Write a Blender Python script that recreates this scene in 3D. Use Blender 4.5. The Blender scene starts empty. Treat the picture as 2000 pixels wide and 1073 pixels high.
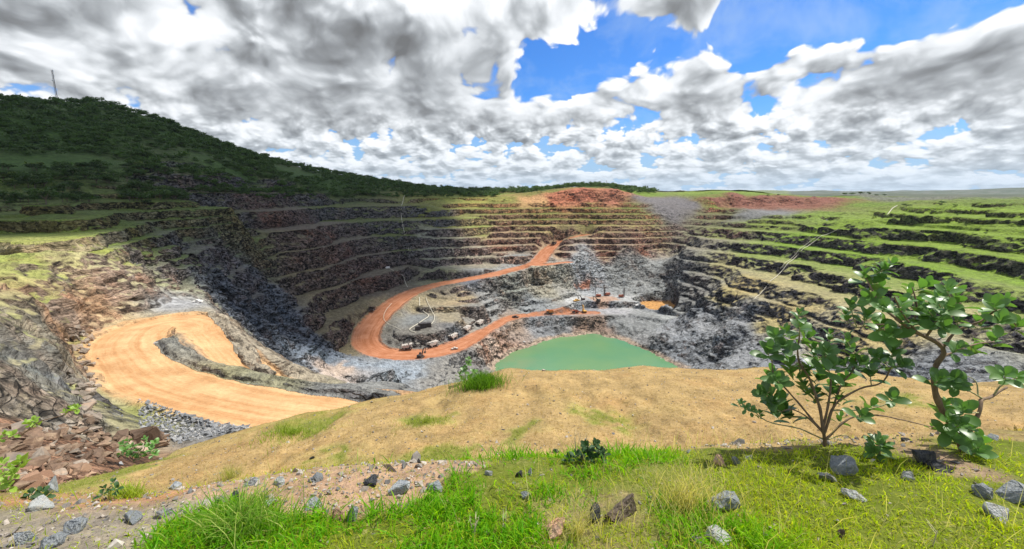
import bpy, bmesh, math, random, os
import numpy as np
from mathutils import Vector, Matrix
random.seed(7); RNG = np.random.default_rng(7)
R = math.radians
QUICK = False
# ------------------------------------------------------------------ camera, sky, sun, exposure
F = 850.0; PITCH = R(10.63)
CP, SP = math.cos(PITCH), math.sin(PITCH)
scene = bpy.context.scene
cam_d = bpy.data.cameras.new('camera'); cam = bpy.data.objects.new('camera', cam_d)
scene.collection.objects.link(cam); scene.camera = cam
cam.location = (0, 0, 0); cam.rotation_euler = (math.pi/2-PITCH, 0, 0)
cam_d.sensor_width = 36; cam_d.lens = 36*F/2000; cam_d.clip_start = 0.05; cam_d.clip_end = 60000
SUN_EL, SUN_AZ = R(57), R(68)         # azimuth measured from +Y (view direction) towards +X (right)
SUN_DIR = Vector((math.cos(SUN_EL)*math.sin(SUN_AZ), math.cos(SUN_EL)*math.cos(SUN_AZ), math.sin(SUN_EL)))
sun_d = bpy.data.lights.new('sun', 'SUN'); sun_d.energy = 5.0; sun_d.angle = R(0.5); sun_d.color = (1.0, 0.955, 0.87)
sun = bpy.data.objects.new('sun', sun_d); scene.collection.objects.link(sun)
sun.rotation_euler = SUN_DIR.to_track_quat('Z', 'Y').to_euler()
scene.view_settings.view_transform = 'Standard'; scene.view_settings.look = 'None'
scene.view_settings.exposure = 0.42; scene.view_settings.gamma = 1.0
#WORLD
class NT:
    """small helper for writing node trees"""
    def __init__(s, tree): s.t = tree; s.n = tree.nodes; s.l = tree.links
    def new(s, typ, **kw):
        n = s.n.new(typ)
        for k, v in kw.items(): setattr(n, k, v)
        return n
    def inp(s, sock, v):
        if isinstance(v, bpy.types.NodeSocket): s.l.new(v, sock)
        elif v is not None:
            if hasattr(sock.default_value, '__len__') and not hasattr(v, '__len__'): v = (v,)*len(sock.default_value)
            if hasattr(sock.default_value, '__len__') and len(sock.default_value) == 4 and len(v) == 3: v = (*v, 1)
            sock.default_value = v
    def math(s, op, a, b=None, c=None, clamp=False):
        n = s.new('ShaderNodeMath', operation=op, use_clamp=clamp); s.inp(n.inputs[0], a)
        if b is not None: s.inp(n.inputs[1], b)
        if c is not None: s.inp(n.inputs[2], c)
        return n.outputs[0]
    def vmath(s, op, a, b=None, scale=None):
        n = s.new('ShaderNodeVectorMath', operation=op); s.inp(n.inputs[0], a)
        if b is not None: s.inp(n.inputs[1], b)
        if scale is not None: s.inp(n.inputs['Scale'], scale)
        return n.outputs['Value'] if op in ('DOT_PRODUCT', 'LENGTH', 'DISTANCE') else n.outputs[0]
    def mix(s, f, a, b, blend='MIX'):
        n = s.new('ShaderNodeMix', data_type='RGBA', blend_type=blend)
        s.inp(n.inputs[0], f); s.inp(n.inputs[6], a); s.inp(n.inputs[7], b)
        return n.outputs[2]
    def noise(s, vec, scale, detail=4, rough=0.55, lac=2.0, dist=0.0, out=0):
        n = s.new('ShaderNodeTexNoise'); s.inp(n.inputs['Vector'], vec)
        n.inputs['Scale'].default_value = scale; n.inputs['Detail'].default_value = detail
        n.inputs['Roughness'].default_value = rough; n.inputs['Lacunarity'].default_value = lac
        n.inputs['Distortion'].default_value = dist
        return n.outputs[out]
    def voro(s, vec, scale, feature='F1', out='Distance', rand=1.0):
        n = s.new('ShaderNodeTexVoronoi', feature=feature); s.inp(n.inputs['Vector'], vec)
        n.inputs['Scale'].default_value = scale; n.inputs['Randomness'].default_value = rand
        return n.outputs[out]
    def mr(s, v, a, b, c=0.0, d=1.0, smooth=False):
        n = s.new('ShaderNodeMapRange', interpolation_type='SMOOTHSTEP' if smooth else 'LINEAR')
        s.inp(n.inputs[0], v)
        for i, x in zip((1, 2, 3, 4), (a, b, c, d)): s.inp(n.inputs[i], x)
        return n.outputs[0]
    def sep(s, v):
        n = s.new('ShaderNodeSeparateXYZ'); s.inp(n.inputs[0], v); return n.outputs
    def comb(s, x, y, z):
        n = s.new('ShaderNodeCombineXYZ'); s.inp(n.inputs[0], x); s.inp(n.inputs[1], y); s.inp(n.inputs[2], z); return n.outputs[0]

#SKY_BEGIN
world = bpy.data.worlds.new('World'); scene.world = world; world.use_nodes = True
def sdir(px, py):
    u = (px-1000)/F; v = (536.5-py)/F; d = Vector((u, CP+v*SP, -SP+v*CP)); return d.normalized()
def build_world():
    t = NT(world.node_tree); t.n.clear()
    out = t.new('ShaderNodeOutputWorld')
    sky = t.new('ShaderNodeTexSky', sky_type='NISHITA'); sky.sun_disc = False
    sky.sun_elevation = SUN_EL; sky.sun_rotation = SUN_AZ; sky.air_density = 1.0; sky.dust_density = 0.3; sky.ozone_density = 3.0
    D0 = t.new('ShaderNodeTexCoord').outputs['Generated']
    def blob(d, px, py, sx, sz):
        c = sdir(px, py); q = t.vmath('MULTIPLY', t.vmath('SUBTRACT', d, tuple(c)), (1/sx, 1/sx, 1/sz))
        return t.math('EXPONENT', t.math('MULTIPLY', t.vmath('DOT_PRODUCT', q, q), -1.0))
    def cover(d):
        """where the big cloud masses and the blue openings are"""
        c = None
        for px, py, sx, sz, w in ((800, 90, .34, .16, .30), (1330, 5, .26, .055, .80), (1880, 140, .26, .10, .50), (1370, 160, .085, .10, 1.0), (1560, 120, .13, .06, .50), (1720, 150, .2, .05, .35), (120, 100, .35, .13, .22), (500, 230, .25, .07, .18), (330, 20, .22, .06, .75), (640, 20, .2, .06, .3), (950, 230, .2, .08, .2), (1700, 330, .5, .04, .1),(700, 190, .25, .06, .2),
                                  (1170, 115, .16, .06, -.95), (1070, 150, .06, .06, -.5), (1480, 95, .07, .10, -.75), (1650, 25, .24, .07, -1.25), (430, 75, .07, .045, -.75), (1300, 215, .09, .05, -.22), (1480, 190, .09, .05, -.25), (1560, 150, .05, .03, -.2), (1560, 270, .3, .05, -.06), (930, 60, .03, .02, -.2), (1240, 60, .10, .04, -.1)):
            b = t.math('MULTIPLY', blob(d, px, py, sx, sz), w); c = b if c is None else t.math('ADD', c, b)
        return c
    def N2(P, scale, detail, rough=.55, out=0):
        n = t.new('ShaderNodeTexNoise', noise_dimensions='2D'); t.l.new(P, n.inputs['Vector']); n.inputs['Scale'].default_value = scale
        n.inputs['Detail'].default_value = detail; n.inputs['Roughness'].default_value = rough; return n.outputs[out]
    def V2(P, scale, detail=0):
        n = t.new('ShaderNodeTexVoronoi', voronoi_dimensions='2D', feature='SMOOTH_F1'); t.l.new(P, n.inputs['Vector']); n.inputs['Scale'].default_value = scale
        n.inputs['Smoothness'].default_value = .45; n.inputs['Detail'].default_value = detail; n.inputs['Roughness'].default_value = .5; n.inputs['Lacunarity'].default_value = 2.3; return n.outputs[0]
    x_, y_, z_ = t.sep(D0); zc = t.math('ADD', t.math('MAXIMUM', z_, 0.0), .10); k_ = t.math('DIVIDE', 1.0, zc)
    az_ = t.math('ARCTAN2', x_, y_); lg = t.math('LOGARITHM', zc, math.e)
    PA = t.comb(t.math('MULTIPLY', az_, 5.6), t.math('MULTIPLY', lg, 2.9), 0)
    PB_ = t.comb(t.math('ADD', t.math('MULTIPLY', az_, 13.0), 31.0), t.math('MULTIPLY', lg, 4.6), 0)
    PA = t.vmath('ADD', PA, t.vmath('SCALE', t.vmath('SUBTRACT', N2(PA, .9, 2, .5, 1), (.5, .5, .5)), scale=.45))
    PB_ = t.vmath('ADD', PB_, t.vmath('SCALE', t.vmath('SUBTRACT', N2(PB_, .9, 2, .5, 1), (.5, .5, .5)), scale=.35))
    def dens_(P0, off, hi=True):
        W = t.vmath('ADD', P0, (off[0], off[1], 0))
        W = t.vmath('ADD', W, t.vmath('SCALE', t.vmath('SUBTRACT', N2(W, 4.0, 3, .6, 1), (.5, .5, .5)), scale=.09))
        a = N2(W, .75, 3, .5); b = V2(W, 1.5, 2.0 if hi else 1.2); e = N2(W, 5.0, 7 if hi else 4, .52)
        v = t.math('MULTIPLY', t.math('SUBTRACT', a, .5), 1.5)
        v = t.math('ADD', v, t.math('MULTIPLY', t.math('SUBTRACT', .40, b), 1.0))
        v = t.math('ADD', v, t.math('MULTIPLY', t.math('SUBTRACT', e, .5), .26))
        return v
    wB = t.mr(z_, .10, .21, 1, 0, True)
    def dens(off, hi=True):
        m_ = t.new('ShaderNodeMix', data_type='FLOAT'); t.l.new(wB, m_.inputs[0]); t.l.new(dens_(PA, off, hi), m_.inputs[2]); t.l.new(dens_(PB_, off, hi), m_.inputs[3]); return m_.outputs[0]
    COV = .50
    cov = t.math('ADD', cover(D0), t.mr(t.sep(D0)[2], .02, .20, .22, 0))
    z = t.sep(D0)[2]
    d0 = t.math('ADD', t.math('ADD', dens((0, 0)), cov), COV)
    d1 = t.math('ADD', t.math('ADD', dens((.03, .085), False), cov), COV)
    d2 = t.math('ADD', t.math('ADD', dens((.10, .26), False), cov), COV)
    alpha = t.mr(d0, -.02, .16, 0, 1, True)
    thick = t.mr(d0, .15, 1.1, 0, 1, True)
    rel = t.math('SUBTRACT', d0, d1); rel2 = t.math('SUBTRACT', d0, d2)
    rel = t.math('ADD', t.math('MULTIPLY', rel, .62), t.math('MULTIPLY', rel2, .62))
    lit = t.math('ADD', .82, rel); lit = t.math('SUBTRACT', lit, t.math('MULTIPLY', thick, .34), clamp=True)
    big = None
    for px, py, sx, sz, w in ((760, 110, .26, .11, .65), (1300, 8, .22, .05, .8), (1880, 165, .18, .05, .45), (900, 170, .14, .06, .4), (520, 225, .13, .035, .5), (1330, 200, .09, .04, .35), (150, 30, .3, .05, .15)):
        b = t.math('MULTIPLY', blob(D0, px, py, sx, sz), w); big = b if big is None else t.math('ADD', big, b)
    big = t.math('MULTIPLY', big, t.mr(d0, .15, .5))
    lit = t.math('MULTIPLY', lit, t.mr(big, 0, 1, 1, .55))
    ramp = t.new('ShaderNodeValToRGB'); e = ramp.color_ramp; e.elements[0].position = 0; e.elements[0].color = (.16, .165, .17, 1)
    e.elements[1].position = 1; e.elements[1].color = (.97, .98, 1.0, 1)
    for p_, c in ((.22, (.26, .275, .29, 1)), (.45, (.44, .465, .49, 1)), (.66, (.70, .73, .76, 1)), (.84, (.88, .90, .93, 1))):
        x = e.elements.new(p_); x.color = c
    t.l.new(lit, ramp.inputs[0]); cloud = ramp.outputs[0]
    # far clouds take on the pale blue of the air near the horizon
    hz = t.mr(z, 0.0, .16, .45, 0, True); cloud = t.mix(hz, cloud, (.50, .60, .70))
    blue = t.mix(1.0, sky.outputs[0], (.036, .078, .135), 'MULTIPLY'); blue = t.mix(t.mr(N2(PA, 1.3, 6, .6), .45, .72, 0, .38), blue, (.45, .58, .75))
    bl = t.mix(t.mr(z, 0.0, .20, 1, 0, True), blue, (.34, .52, .72))
    alpha = t.math('MULTIPLY', alpha, t.mr(z, -.01, .05, .55, 1))
    col = t.mix(alpha, bl, cloud)
    bg = t.new('ShaderNodeBackground'); t.l.new(col, bg.inputs[0]); bg.inputs[1].default_value = .90
    t.l.new(bg.outputs[0], out.inputs[0])
build_world()
world.cycles.sampling_method = 'MANUAL'; world.cycles.sample_map_resolution = 256
#SKY_END

# ------------------------------------------------------------------ numpy noise
_T2 = RNG.random((256, 256)).astype(np.float32)
_T3 = RNG.random((64, 64, 64)).astype(np.float32)
def n2(x, y):
    xi = np.floor(x).astype(np.int64); yi = np.floor(y).astype(np.int64)
    fx = x-xi; fy = y-yi; fx = fx*fx*(3-2*fx); fy = fy*fy*(3-2*fy)
    a = _T2[xi & 255, yi & 255]; b = _T2[(xi+1) & 255, yi & 255]; c = _T2[xi & 255, (yi+1) & 255]; d = _T2[(xi+1) & 255, (yi+1) & 255]
    return (a*(1-fx)+b*fx)*(1-fy)+(c*(1-fx)+d*fx)*fy
def fbm2(x, y, s, o=4, g=0.5, seed=0):
    """-1..1 fractal noise, s = wavelength in metres"""
    v = 0; a = 1; tot = 0; k = 1/s
    for i in range(o):
        v = v + a*(n2(x*k+17.3*i+seed*7.7, y*k-9.1*i+seed*3.3)*2-1); tot += a; a *= g; k *= 2.03
    return v/tot*1.5
def n3(x, y, z):
    xi = np.floor(x).astype(np.int64); yi = np.floor(y).astype(np.int64); zi = np.floor(z).astype(np.int64)
    fx = x-xi; fy = y-yi; fz = z-zi
    fx = fx*fx*(3-2*fx); fy = fy*fy*(3-2*fy); fz = fz*fz*(3-2*fz)
    r = 0
    for i in (0, 1):
        for j in (0, 1):
            for k in (0, 1):
                w = (fx if i else 1-fx)*(fy if j else 1-fy)*(fz if k else 1-fz)
                r = r+w*_T3[(xi+i) & 63, (yi+j) & 63, (zi+k) & 63]
    return r
def sst(x, a, b):
    t = np.clip((x-a)/(b-a), 0, 1); return t*t*(3-2*t)
def lerp(a, b, t): return a+(b-a)*t

# ------------------------------------------------------------------ surveying: where a sight line meets a level
def ray(px, py):
    u = (px-1000)/F; v = (536.5-py)/F
    return u, CP+v*SP, -SP+v*CP
def at(px, py, E):
    x, y, z = ray(px, py); t = E/z
    return (x*t, y*t, E)
def at_d(px, py, d):                     # point at forward distance d
    x, y, z = ray(px, py); t = d/y
    return (x*t, y*t, z*t)

# ------------------------------------------------------------------ base relief of the pit (surveyed spot heights)
S = []
def sp(*pts):
    for p in pts: S.append(at(*p))
def sw(*pts): S.extend(pts)
WALL = [(-95, 645), (-87, 651), (-78, 662), (-69, 675), (-61, 688), (-52, 700), (-43, 712), (-35, 724), (-26, 740), (-17, 765)]
for E, y in WALL:
    for x in (40, 130): sw((x, y+(8 if E > -50 else 0), E))
for E, y in WALL[:6]: sw((195, y-2, E))
for E, y in WALL[6:]: sw((220, y+6, E)); 
for E, y in WALL[3:]: sw((-30, y-12, E))
sw((-90, 765, -13), (-168, 705, -13), (-60, 800, -9),  (260, 850, -9), (600, 900, -12), (320,800,-12))
# left/centre wall
sp((800, 409, -25), (800, 430, -39), (800, 450, -52), (800, 469, -65), (800, 486, -78), (800, 505, -91), (800, 520, -99),
   (700, 393, -13), (700, 414, -27), (700, 438, -42), (700, 462, -56), (700, 487, -70), (705, 514, -85), (700, 545, -98), (700, 572, -110),
   (620, 415, -26), (610, 446, -39), (610, 473, -52), (610, 499, -65), (610, 527, -78), (600, 556, -91), (614, 602, -104), (640, 645, -120),
   (524, 424, -26), (524, 454, -39), (524, 484, -52), (530, 513, -65), (515, 543, -76),
   (900, 408, -26), (900, 427, -39), (900, 446, -52), (900, 466, -65), (900, 484, -78), (900, 503, -91),
   (980, 518, -99.5), (940, 522, -100.5), (870, 522, -101), (762, 565, -110), (770, 540, -103), (850, 535, -105), (745, 596, -121), (690, 640, -128), (680, 605, -114), (700, 700, -139), (670, 680, -132),
   (450, 395, -8), (450, 424, -24), (450, 458, -38), (450, 480, -44), (450, 505, -51), (450, 530, -57), (460, 556, -64),
   (380, 400, -9), (380, 425, -19), (380, 450, -28), (380, 480, -36), (380, 520, -44), (390, 560, -49), (385, 592, -50),
   (300, 390, -5), (300, 415, -14), (300, 440, -21), (300, 480, -30), (300, 520, -38), (300, 560, -45), (300, 600, -49.5),
   (200, 390, -5), (200, 430, -14), (200, 470, -22), (210, 500, -27), (220, 540, -34), (225, 580, -42), (215, 615, -47),
   (100, 395, -5), (100, 450, -16), (100, 480, -21), (120, 520, -27), (150, 570, -35), (165, 620, -41), (175, 660, -43),
   (0, 390, -4.3), (0, 420, -12), (0, 455, -18), (0, 480, -21), (0, 507, -24), (0, 560, -24), (60, 600, -28), (0, 620, -24),
   (130, 700, -37), (100, 640, -32), (150, 760, -39), (60, 740, -31), (0, 700, -26), (0, 800, -26), (90, 800, -31), (170, 800, -40),
   (100, 870, -26), (0, 930, -19), (0, 870, -24), (200, 850, -34), (230, 780, -46), (300, 820, -45), (380, 850, -44), (280, 870, -38),
   (200, 720, -47), (-150, 560, -22), (-150, 700, -22), (-250, 450, -14), (-200, 900, -18), (-350, 600, -16))
# promontory and the dark cliff below it
sp((405, 600, -50), (440, 632, -51), (480, 680, -53), (510, 705, -54), (500, 600, -84), (540, 640, -102), (470, 575, -72), (428, 592, -60), (452, 610, -74), (480, 650, -84), (512, 680, -92), (545, 705, -104), (560, 690, -112), (590, 640, -108), (560, 570, -84), (600, 690, -118), (620, 720, -124), (700, 725, -134), (780, 730, -140), (850, 740, -147), (930, 720, -156), (450, 590, -68))
# inner slope between the upper and the lower road, platform at -130
sp((850, 575, -118), (900, 580, -121), (800, 590, -124), (860, 600, -128), (800, 615, -130), (850, 620, -130), (820, 640, -130), (880, 636, -131), (770, 640, -131), (800, 653, -132), (750, 650, -133), (900, 650, -136), (950, 615, -138), (950, 585, -127), (1000, 590, -136), (1000, 560, -118), (1050, 585, -136), (1050, 550, -118), (1090, 530, -108), (1000, 605, -144), (1080, 602, -142), (900, 560, -113), (1120, 555, -126))
# dump, platforms, apron
sp((1140, 512, -99), (1200, 507, -98), (1260, 505, -97.5), (1310, 502, -97), (1120, 516, -99), (1130, 560, -132), (1190, 577, -139), (1240, 580, -139), (1285, 588, -139),
   (1110, 590, -138), (1180, 590, -138), (1250, 590, -140), (1120, 603, -145), (1200, 603, -146), (1260, 612, -147), (1330, 615, -146), (1290, 598, -145), (1380, 640, -140), (1457, 645, -131), (1500, 690, -131), (1440, 700, -138), (1340, 640, -146), (1600, 735, -131), (1700, 745, -118))
# the lake
sp((965, 703, -164), (1000, 685, -164), (1050, 666, -164), (1100, 655, -164), (1170, 649, -164), (1230, 664, -164), (1280, 687, -164), (1325, 710, -164),
   (1100, 690, -172), (1170, 680, -172), (1040, 705, -172), (1200, 710, -172),
   (1000, 655, -154), (960, 675, -154), (1300, 642, -143), (1420, 705, -141), (1310, 660, -155), (1390, 712, -156), (1090, 632, -153), (1200, 630, -152), (940, 700, -157))
sw((150, 300, -150), (60, 250, -150), (-50, 250, -146), (-100, 220, -120), (60, 300, -168), (0, 320, -168), (120, 350, -166), (60, 200, -120), (0, 150, -95), (60, 100, -70), (0, 90, -62), (150, 200, -120), (150, 100, -70), (220, 200, -110), (-60, 190, -95), (-80, 170, -75), (-50, 130, -62), (0, 50, -45), (60, 50, -45), (-35, 60, -46), (120, 50, -45), (-60, 60, -44), (-15,110,-60), (-30, 110, -50), (250, 100, -60))
# right wall
for E, pts in ((-128, [(212, 590), (199, 520), (196, 450)]), (-117, [(222, 590), (212, 480), (215, 400), (214, 300)]), (-104, [(228, 590), (241, 418), (235, 273), (225, 200)]), (-91, [(238, 600), (258, 480), (267, 347), (262, 230)]),
               (-78, [(253, 620), (303, 497), (309, 374), (300, 240)]), (-65, [(277, 645), (372, 462), (350, 292), (345, 200)]), (-52, [(310, 655), (396, 462), (405, 328), (400, 210)]),
               (-39, [(335, 690), (430, 500), (450, 350), (450, 210)]), (-26, [(370, 715), (500, 530), (520, 380), (520, 230)]), (-14, [(450, 760), (600, 560), (617, 420), (600, 250)]),
               (-9, [(600, 800), (750, 600), (800, 400), (900, 150)])):
    for x, y in pts: sw((x, y, E))
sw(*[(x, 786, -16) for x in (30, 70, 110, 150, 190)])
# hill on the left
for px, py, d in ((1150, 372, 802), (1110, 376, 800), (1065, 387, 798), (1200, 374, 802), (1240, 383, 802), (1150, 368, 850), (1180, 363, 960), (1100, 368, 960), (1040, 374, 960), (1000, 380, 950), (1270, 376, 960), (1340, 374, 1010), (1560, 374, 1010), (1450, 373, 1050),
                  (1480, 384, 775), (1380, 386, 775), (1590, 388, 775), (1430, 385, 775), (1540, 386, 775), (1480, 404, 757), (1390, 403, 757), (1570, 403, 757), (1430, 404, 757), (1530, 404, 757), (1480, 384, 800), (1360, 368, 1035), (1450, 366, 1035), (1540, 368, 1035), (1600, 376, 1030), (1690, 379, 900), (1800, 388, 800), (1950, 388, 800), (1650, 383, 850)): S.append(at_d(px, py, d))
def hill_pt(px, py, d): S.append(at_d(px, py, d))
for px, py, d in ((0, 375, 310), (0, 345, 345), (0, 300, 410), (0, 250, 480), (0, 200, 590), (100, 375, 320), (100, 340, 370), (110, 260, 500), (110, 203, 640),
                  (300, 365, 380), (300, 330, 440), (300, 290, 520), (300, 232, 680), (200, 205, 680), (200, 300, 480), (200, 345, 400), (420, 345, 500), (420, 320, 560), (420, 280, 720),
                  (520, 360, 590), (520, 316, 780), (620, 375, 660), (620, 343, 800), (700, 378, 730), (700, 356, 840), (800, 366, 880), (880, 377, 920), (-200, 340, 330), (-200, 200, 560), (-500, 340, 250), (-500, 220, 450)):
    hill_pt(px, py, d)
sw((-900, 900, 90), (-600, 1000, 70), (-400, 1050, 45), (-200, 1050, 12), (-700, 500, 130), (-1100, 600, 90), (700, 1050, -9), (1000, 700, -12), (1000, 300, -10))
S = np.array(S, dtype=np.float64)
# drop near-duplicates
keep = []
for i, p in enumerate(S):
    if all((p[0]-S[j][0])**2+(p[1]-S[j][1])**2 > 9 for j in keep): keep.append(i)
S = S[keep]
C_RBF = 7.0
def phi(d2): return np.sqrt(d2+C_RBF**2)
def rbf_fit(P, V):
    n = len(P); D2 = ((P[:, None, :]-P[None, :, :])**2).sum(-1)
    A = np.zeros((n+3, n+3)); A[:n, :n] = phi(D2)-np.eye(n)*2.0; A[:n, n] = 1; A[:n, n+1:] = P/500; A[n, :n] = 1; A[n+1:, :n] = (P/500).T
    return np.linalg.solve(A, np.concatenate([V, [0, 0, 0]]))
_w = rbf_fit(S[:, :2], S[:, 2])
def base_h(x, y):
    shp = x.shape; x = x.ravel(); y = y.ravel(); out = np.zeros(x.size)
    n = len(S)
    for c in range(0, x.size, 20000):
        xs = x[c:c+20000, None]; ys = y[c:c+20000, None]
        d2 = (xs-S[None, :, 0])**2+(ys-S[None, :, 1])**2
        out[c:c+20000] = phi(d2)@_w[:n]+_w[n]+(xs[:, 0]*_w[n+1]+ys[:, 0]*_w[n+2])/500
    return out.reshape(shp)
# coarse cartesian raster of the base, sampled bilinearly afterwards
GX0, GX1, GY0, GY1, GS = -1300.0, 1300.0, -10.0, 1300.0, 5.0
_gx = np.arange(GX0, GX1+GS, GS); _gy = np.arange(GY0, GY1+GS, GS)
_G = base_h(*np.meshgrid(_gx, _gy, indexing='ij'))
def bil(G, x, y):
    fx = np.clip((x-GX0)/GS, 0, G.shape[0]-1.001); fy = np.clip((y-GY0)/GS, 0, G.shape[1]-1.001)
    i = fx.astype(int); j = fy.astype(int); fx = fx-i; fy = fy-j
    return (G[i, j]*(1-fx)+G[i+1, j]*fx)*(1-fy)+(G[i, j+1]*(1-fx)+G[i+1, j+1]*fx)*fy

# ------------------------------------------------------------------ roads, berms, platforms (levelled into the relief)
def poly_w(pts): return np.array([at(*p[:3]) for p in pts])
def resample(P, step=4.0):
    # Catmull-Rom through the surveyed points
    P = np.asarray(P, float); Q = np.vstack([2*P[0]-P[1], P, 2*P[-1]-P[-2]]); out = []
    for i in range(1, len(Q)-2):
        n = max(2, int(np.linalg.norm(Q[i+1]-Q[i])/step)); t = np.linspace(0, 1, n, endpoint=False)[:, None]
        a, b, c, d = Q[i-1], Q[i], Q[i+1], Q[i+2]
        out.append(0.5*(2*b+(c-a)*t+(2*a-5*b+4*c-d)*t*t+(3*b-a-3*c+d)*t**3))
    out.append(P[-1:]); return np.vstack(out)
def line_dist(P, x, y, lim):
    """distance to a polyline, its interpolated height (and arc length) at the nearest point; only near it"""
    D = np.full(x.shape, 1e9); H = np.zeros(x.shape); A = np.zeros(x.shape); sd = np.zeros(x.shape)
    L = 0
    for a, b in zip(P[:-1], P[1:]):
        m = (x > min(a[0], b[0])-lim) & (x < max(a[0], b[0])+lim) & (y > min(a[1], b[1])-lim) & (y < max(a[1], b[1])+lim)
        dx, dy = b[0]-a[0], b[1]-a[1]; l2 = dx*dx+dy*dy+1e-9
        if m.any():
            xx = x[m]; yy = y[m]
            t = np.clip(((xx-a[0])*dx+(yy-a[1])*dy)/l2, 0, 1)
            ex = xx-a[0]-dx*t; ey = yy-a[1]-dy*t; d = np.hypot(ex, ey)
            o = D[m]; c = d < o
            o[c] = d[c]; D[m] = o
            h = H[m]; h[c] = (a[2]+(b[2]-a[2])*t)[c]; H[m] = h
            s = A[m]; s[c] = (L+t*math.sqrt(l2))[c]; A[m] = s
            q = sd[m]; q[c] = np.sign(dx*ey-dy*ex)[c]; sd[m] = q
        L += math.sqrt(l2)
    return D, H, A, sd
RED = resample(poly_w([(1150, 459, -66), (1118, 465, -70), (1090, 475, -78), (1068, 492, -87), (1045, 515, -97), (1000, 528, -102), (950, 540, -106), (900, 549, -110), (850, 558, -114), (800, 575, -119), (762, 600, -124), (735, 625, -129), (715, 655, -134), (722, 678, -138), (760, 692, -140.5), (820, 693, -142), (870, 685, -143), (920, 664, -144), (960, 641, -145), (1000, 621, -146), (1060, 615, -146.3), (1120, 612, -146.6), (1160, 612, -147)]))
LRED = float(np.linalg.norm(np.diff(RED[:, :2], axis=0), axis=1).sum())
SPUR = resample(poly_w([(1045, 519, -97.5), (1080, 516, -98), (1110, 513, -98.5)]))
TRACK = resample(poly_w([(1040, 616, -146), (1075, 606, -143), (1105, 593, -139), (1140, 585, -138)]))
TAN = resample(poly_w([(800, 822, -50), (700, 812, -49), (600, 800, -48), (500, 785, -48), (400, 762, -48), (312, 735, -48), (272, 698, -48), (258, 666, -48.5), (284, 642, -49), (335, 629, -49.5), (384, 634, -50.3), (408, 655, -51.5), (438, 685, -53.5), (470, 715, -56), (520, 745, -60), (580, 770, -65)]), 2.5)
BERM = resample(poly_w([(322, 655, -46.5), (335, 672, -46), (370, 693, -46), (430, 711, -46), (520, 730, -46), (620, 748, -46), (720, 758, -46.3), (800, 775, -47)]), 2.5)
EDGE = resample(poly_w([(412, 606, -49.3), (452, 640, -50.2), (486, 685, -52.5), (520, 718, -54)]), 2.5)
_k = int(np.argmin(np.hypot(*(TAN[:, :2]-np.array(at(384, 634, -50.3)[:2])).T))); LTAN = float(np.linalg.norm(np.diff(TAN[:_k+1, :2], axis=0), axis=1).sum())
LAKE_Z = -165.0
#  (level, polygon in sight-line points, feather in metres)
def flat(px_pts, E): return np.array([at(a, b, E)[:2] for a, b in px_pts]), E
FLATS = [flat([(1085, 592), (1118, 581), (1190, 578), (1262, 580), (1296, 590), (1215, 593), (1150, 594)], -138),
         flat([(1075, 612), (1110, 605), (1190, 603), (1240, 604), (1330, 620), (1380, 632), (1290, 622), (1230, 613), (1140, 617), (1080, 617)], -146.5),
         flat([(1238, 594), (1265, 590), (1305, 590), (1318, 600), (1312, 612), (1290, 608), (1255, 602)], -146.2),
         flat([(772, 612), (800, 603), (850, 603), (895, 612), (905, 630), (880, 645), (800, 652), (762, 640)], -130),
         flat([(800, 590), (850, 585), (920, 592), (960, 596), (900, 599), (830, 598)], -124),
         flat([(850, 521), (960, 516), (1000, 517), (960, 526), (870, 528)], -101),
         flat([(330, 600), (385, 587), (402, 597), (400, 615), (330, 618), (280, 622)], -50),
         flat([(640, 702), (680, 700), (700, 712), (760, 720), (700, 735), (640, 725)], -129)]
def poly_sd(Pg, x, y):
    """signed distance to polygon (negative inside)"""
    d = np.full(x.shape, 1e9); ins = np.zeros(x.shape, bool)
    n = len(Pg)
    for i in range(n):
        a = Pg[i]; b = Pg[(i+1) % n]; dx, dy = b-a; l2 = dx*dx+dy*dy+1e-9
        t = np.clip(((x-a[0])*dx+(y-a[1])*dy)/l2, 0, 1)
        d = np.minimum(d, np.hypot(x-a[0]-dx*t, y-a[1]-dy*t))
        c = ((a[1] > y) != (b[1] > y)) & (x < (b[0]-a[0])*(y-a[1])/(b[1]-a[1]+1e-12)+a[0])
        ins ^= c
    return np.where(ins, -d, d)

# attributes by place: (px, py, distance-level E, terrace, interval 0=13m 1=8.7m 2=6.5m, rock rgb, bench-top rgb, rough)
GREY = (.135, .140, .145); BLUE = (.17, .19, .205); DARK = (.075, .072, .075); PURP = (.115, .095, .092); BEIGE = (.30, .235, .165); PINK = (.30, .20, .15)
RED_ = (.42, .12, .05); BROWN = (.20, .125, .08); GREEN = (.11, .165, .02); LIME = (.14, .20, .02); OLIVE = (.13, .14, .035); TANC = (.34, .25, .10); ASH = (.21, .21, .20); OCH = (.42, .24, .09); BLK = (.055, .052, .055)
DGRN = (.042, .08, .015)
A = []
def ap(px, py, E, terr, iv, rock, top, rough): 
    x, y, _ = at(px, py, E); A.append((x, y, terr, iv, *rock, *top, rough))
def aw(x, y, terr, iv, rock, top, rough): A.append((x, y, terr, iv, *rock, *top, rough))
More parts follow.
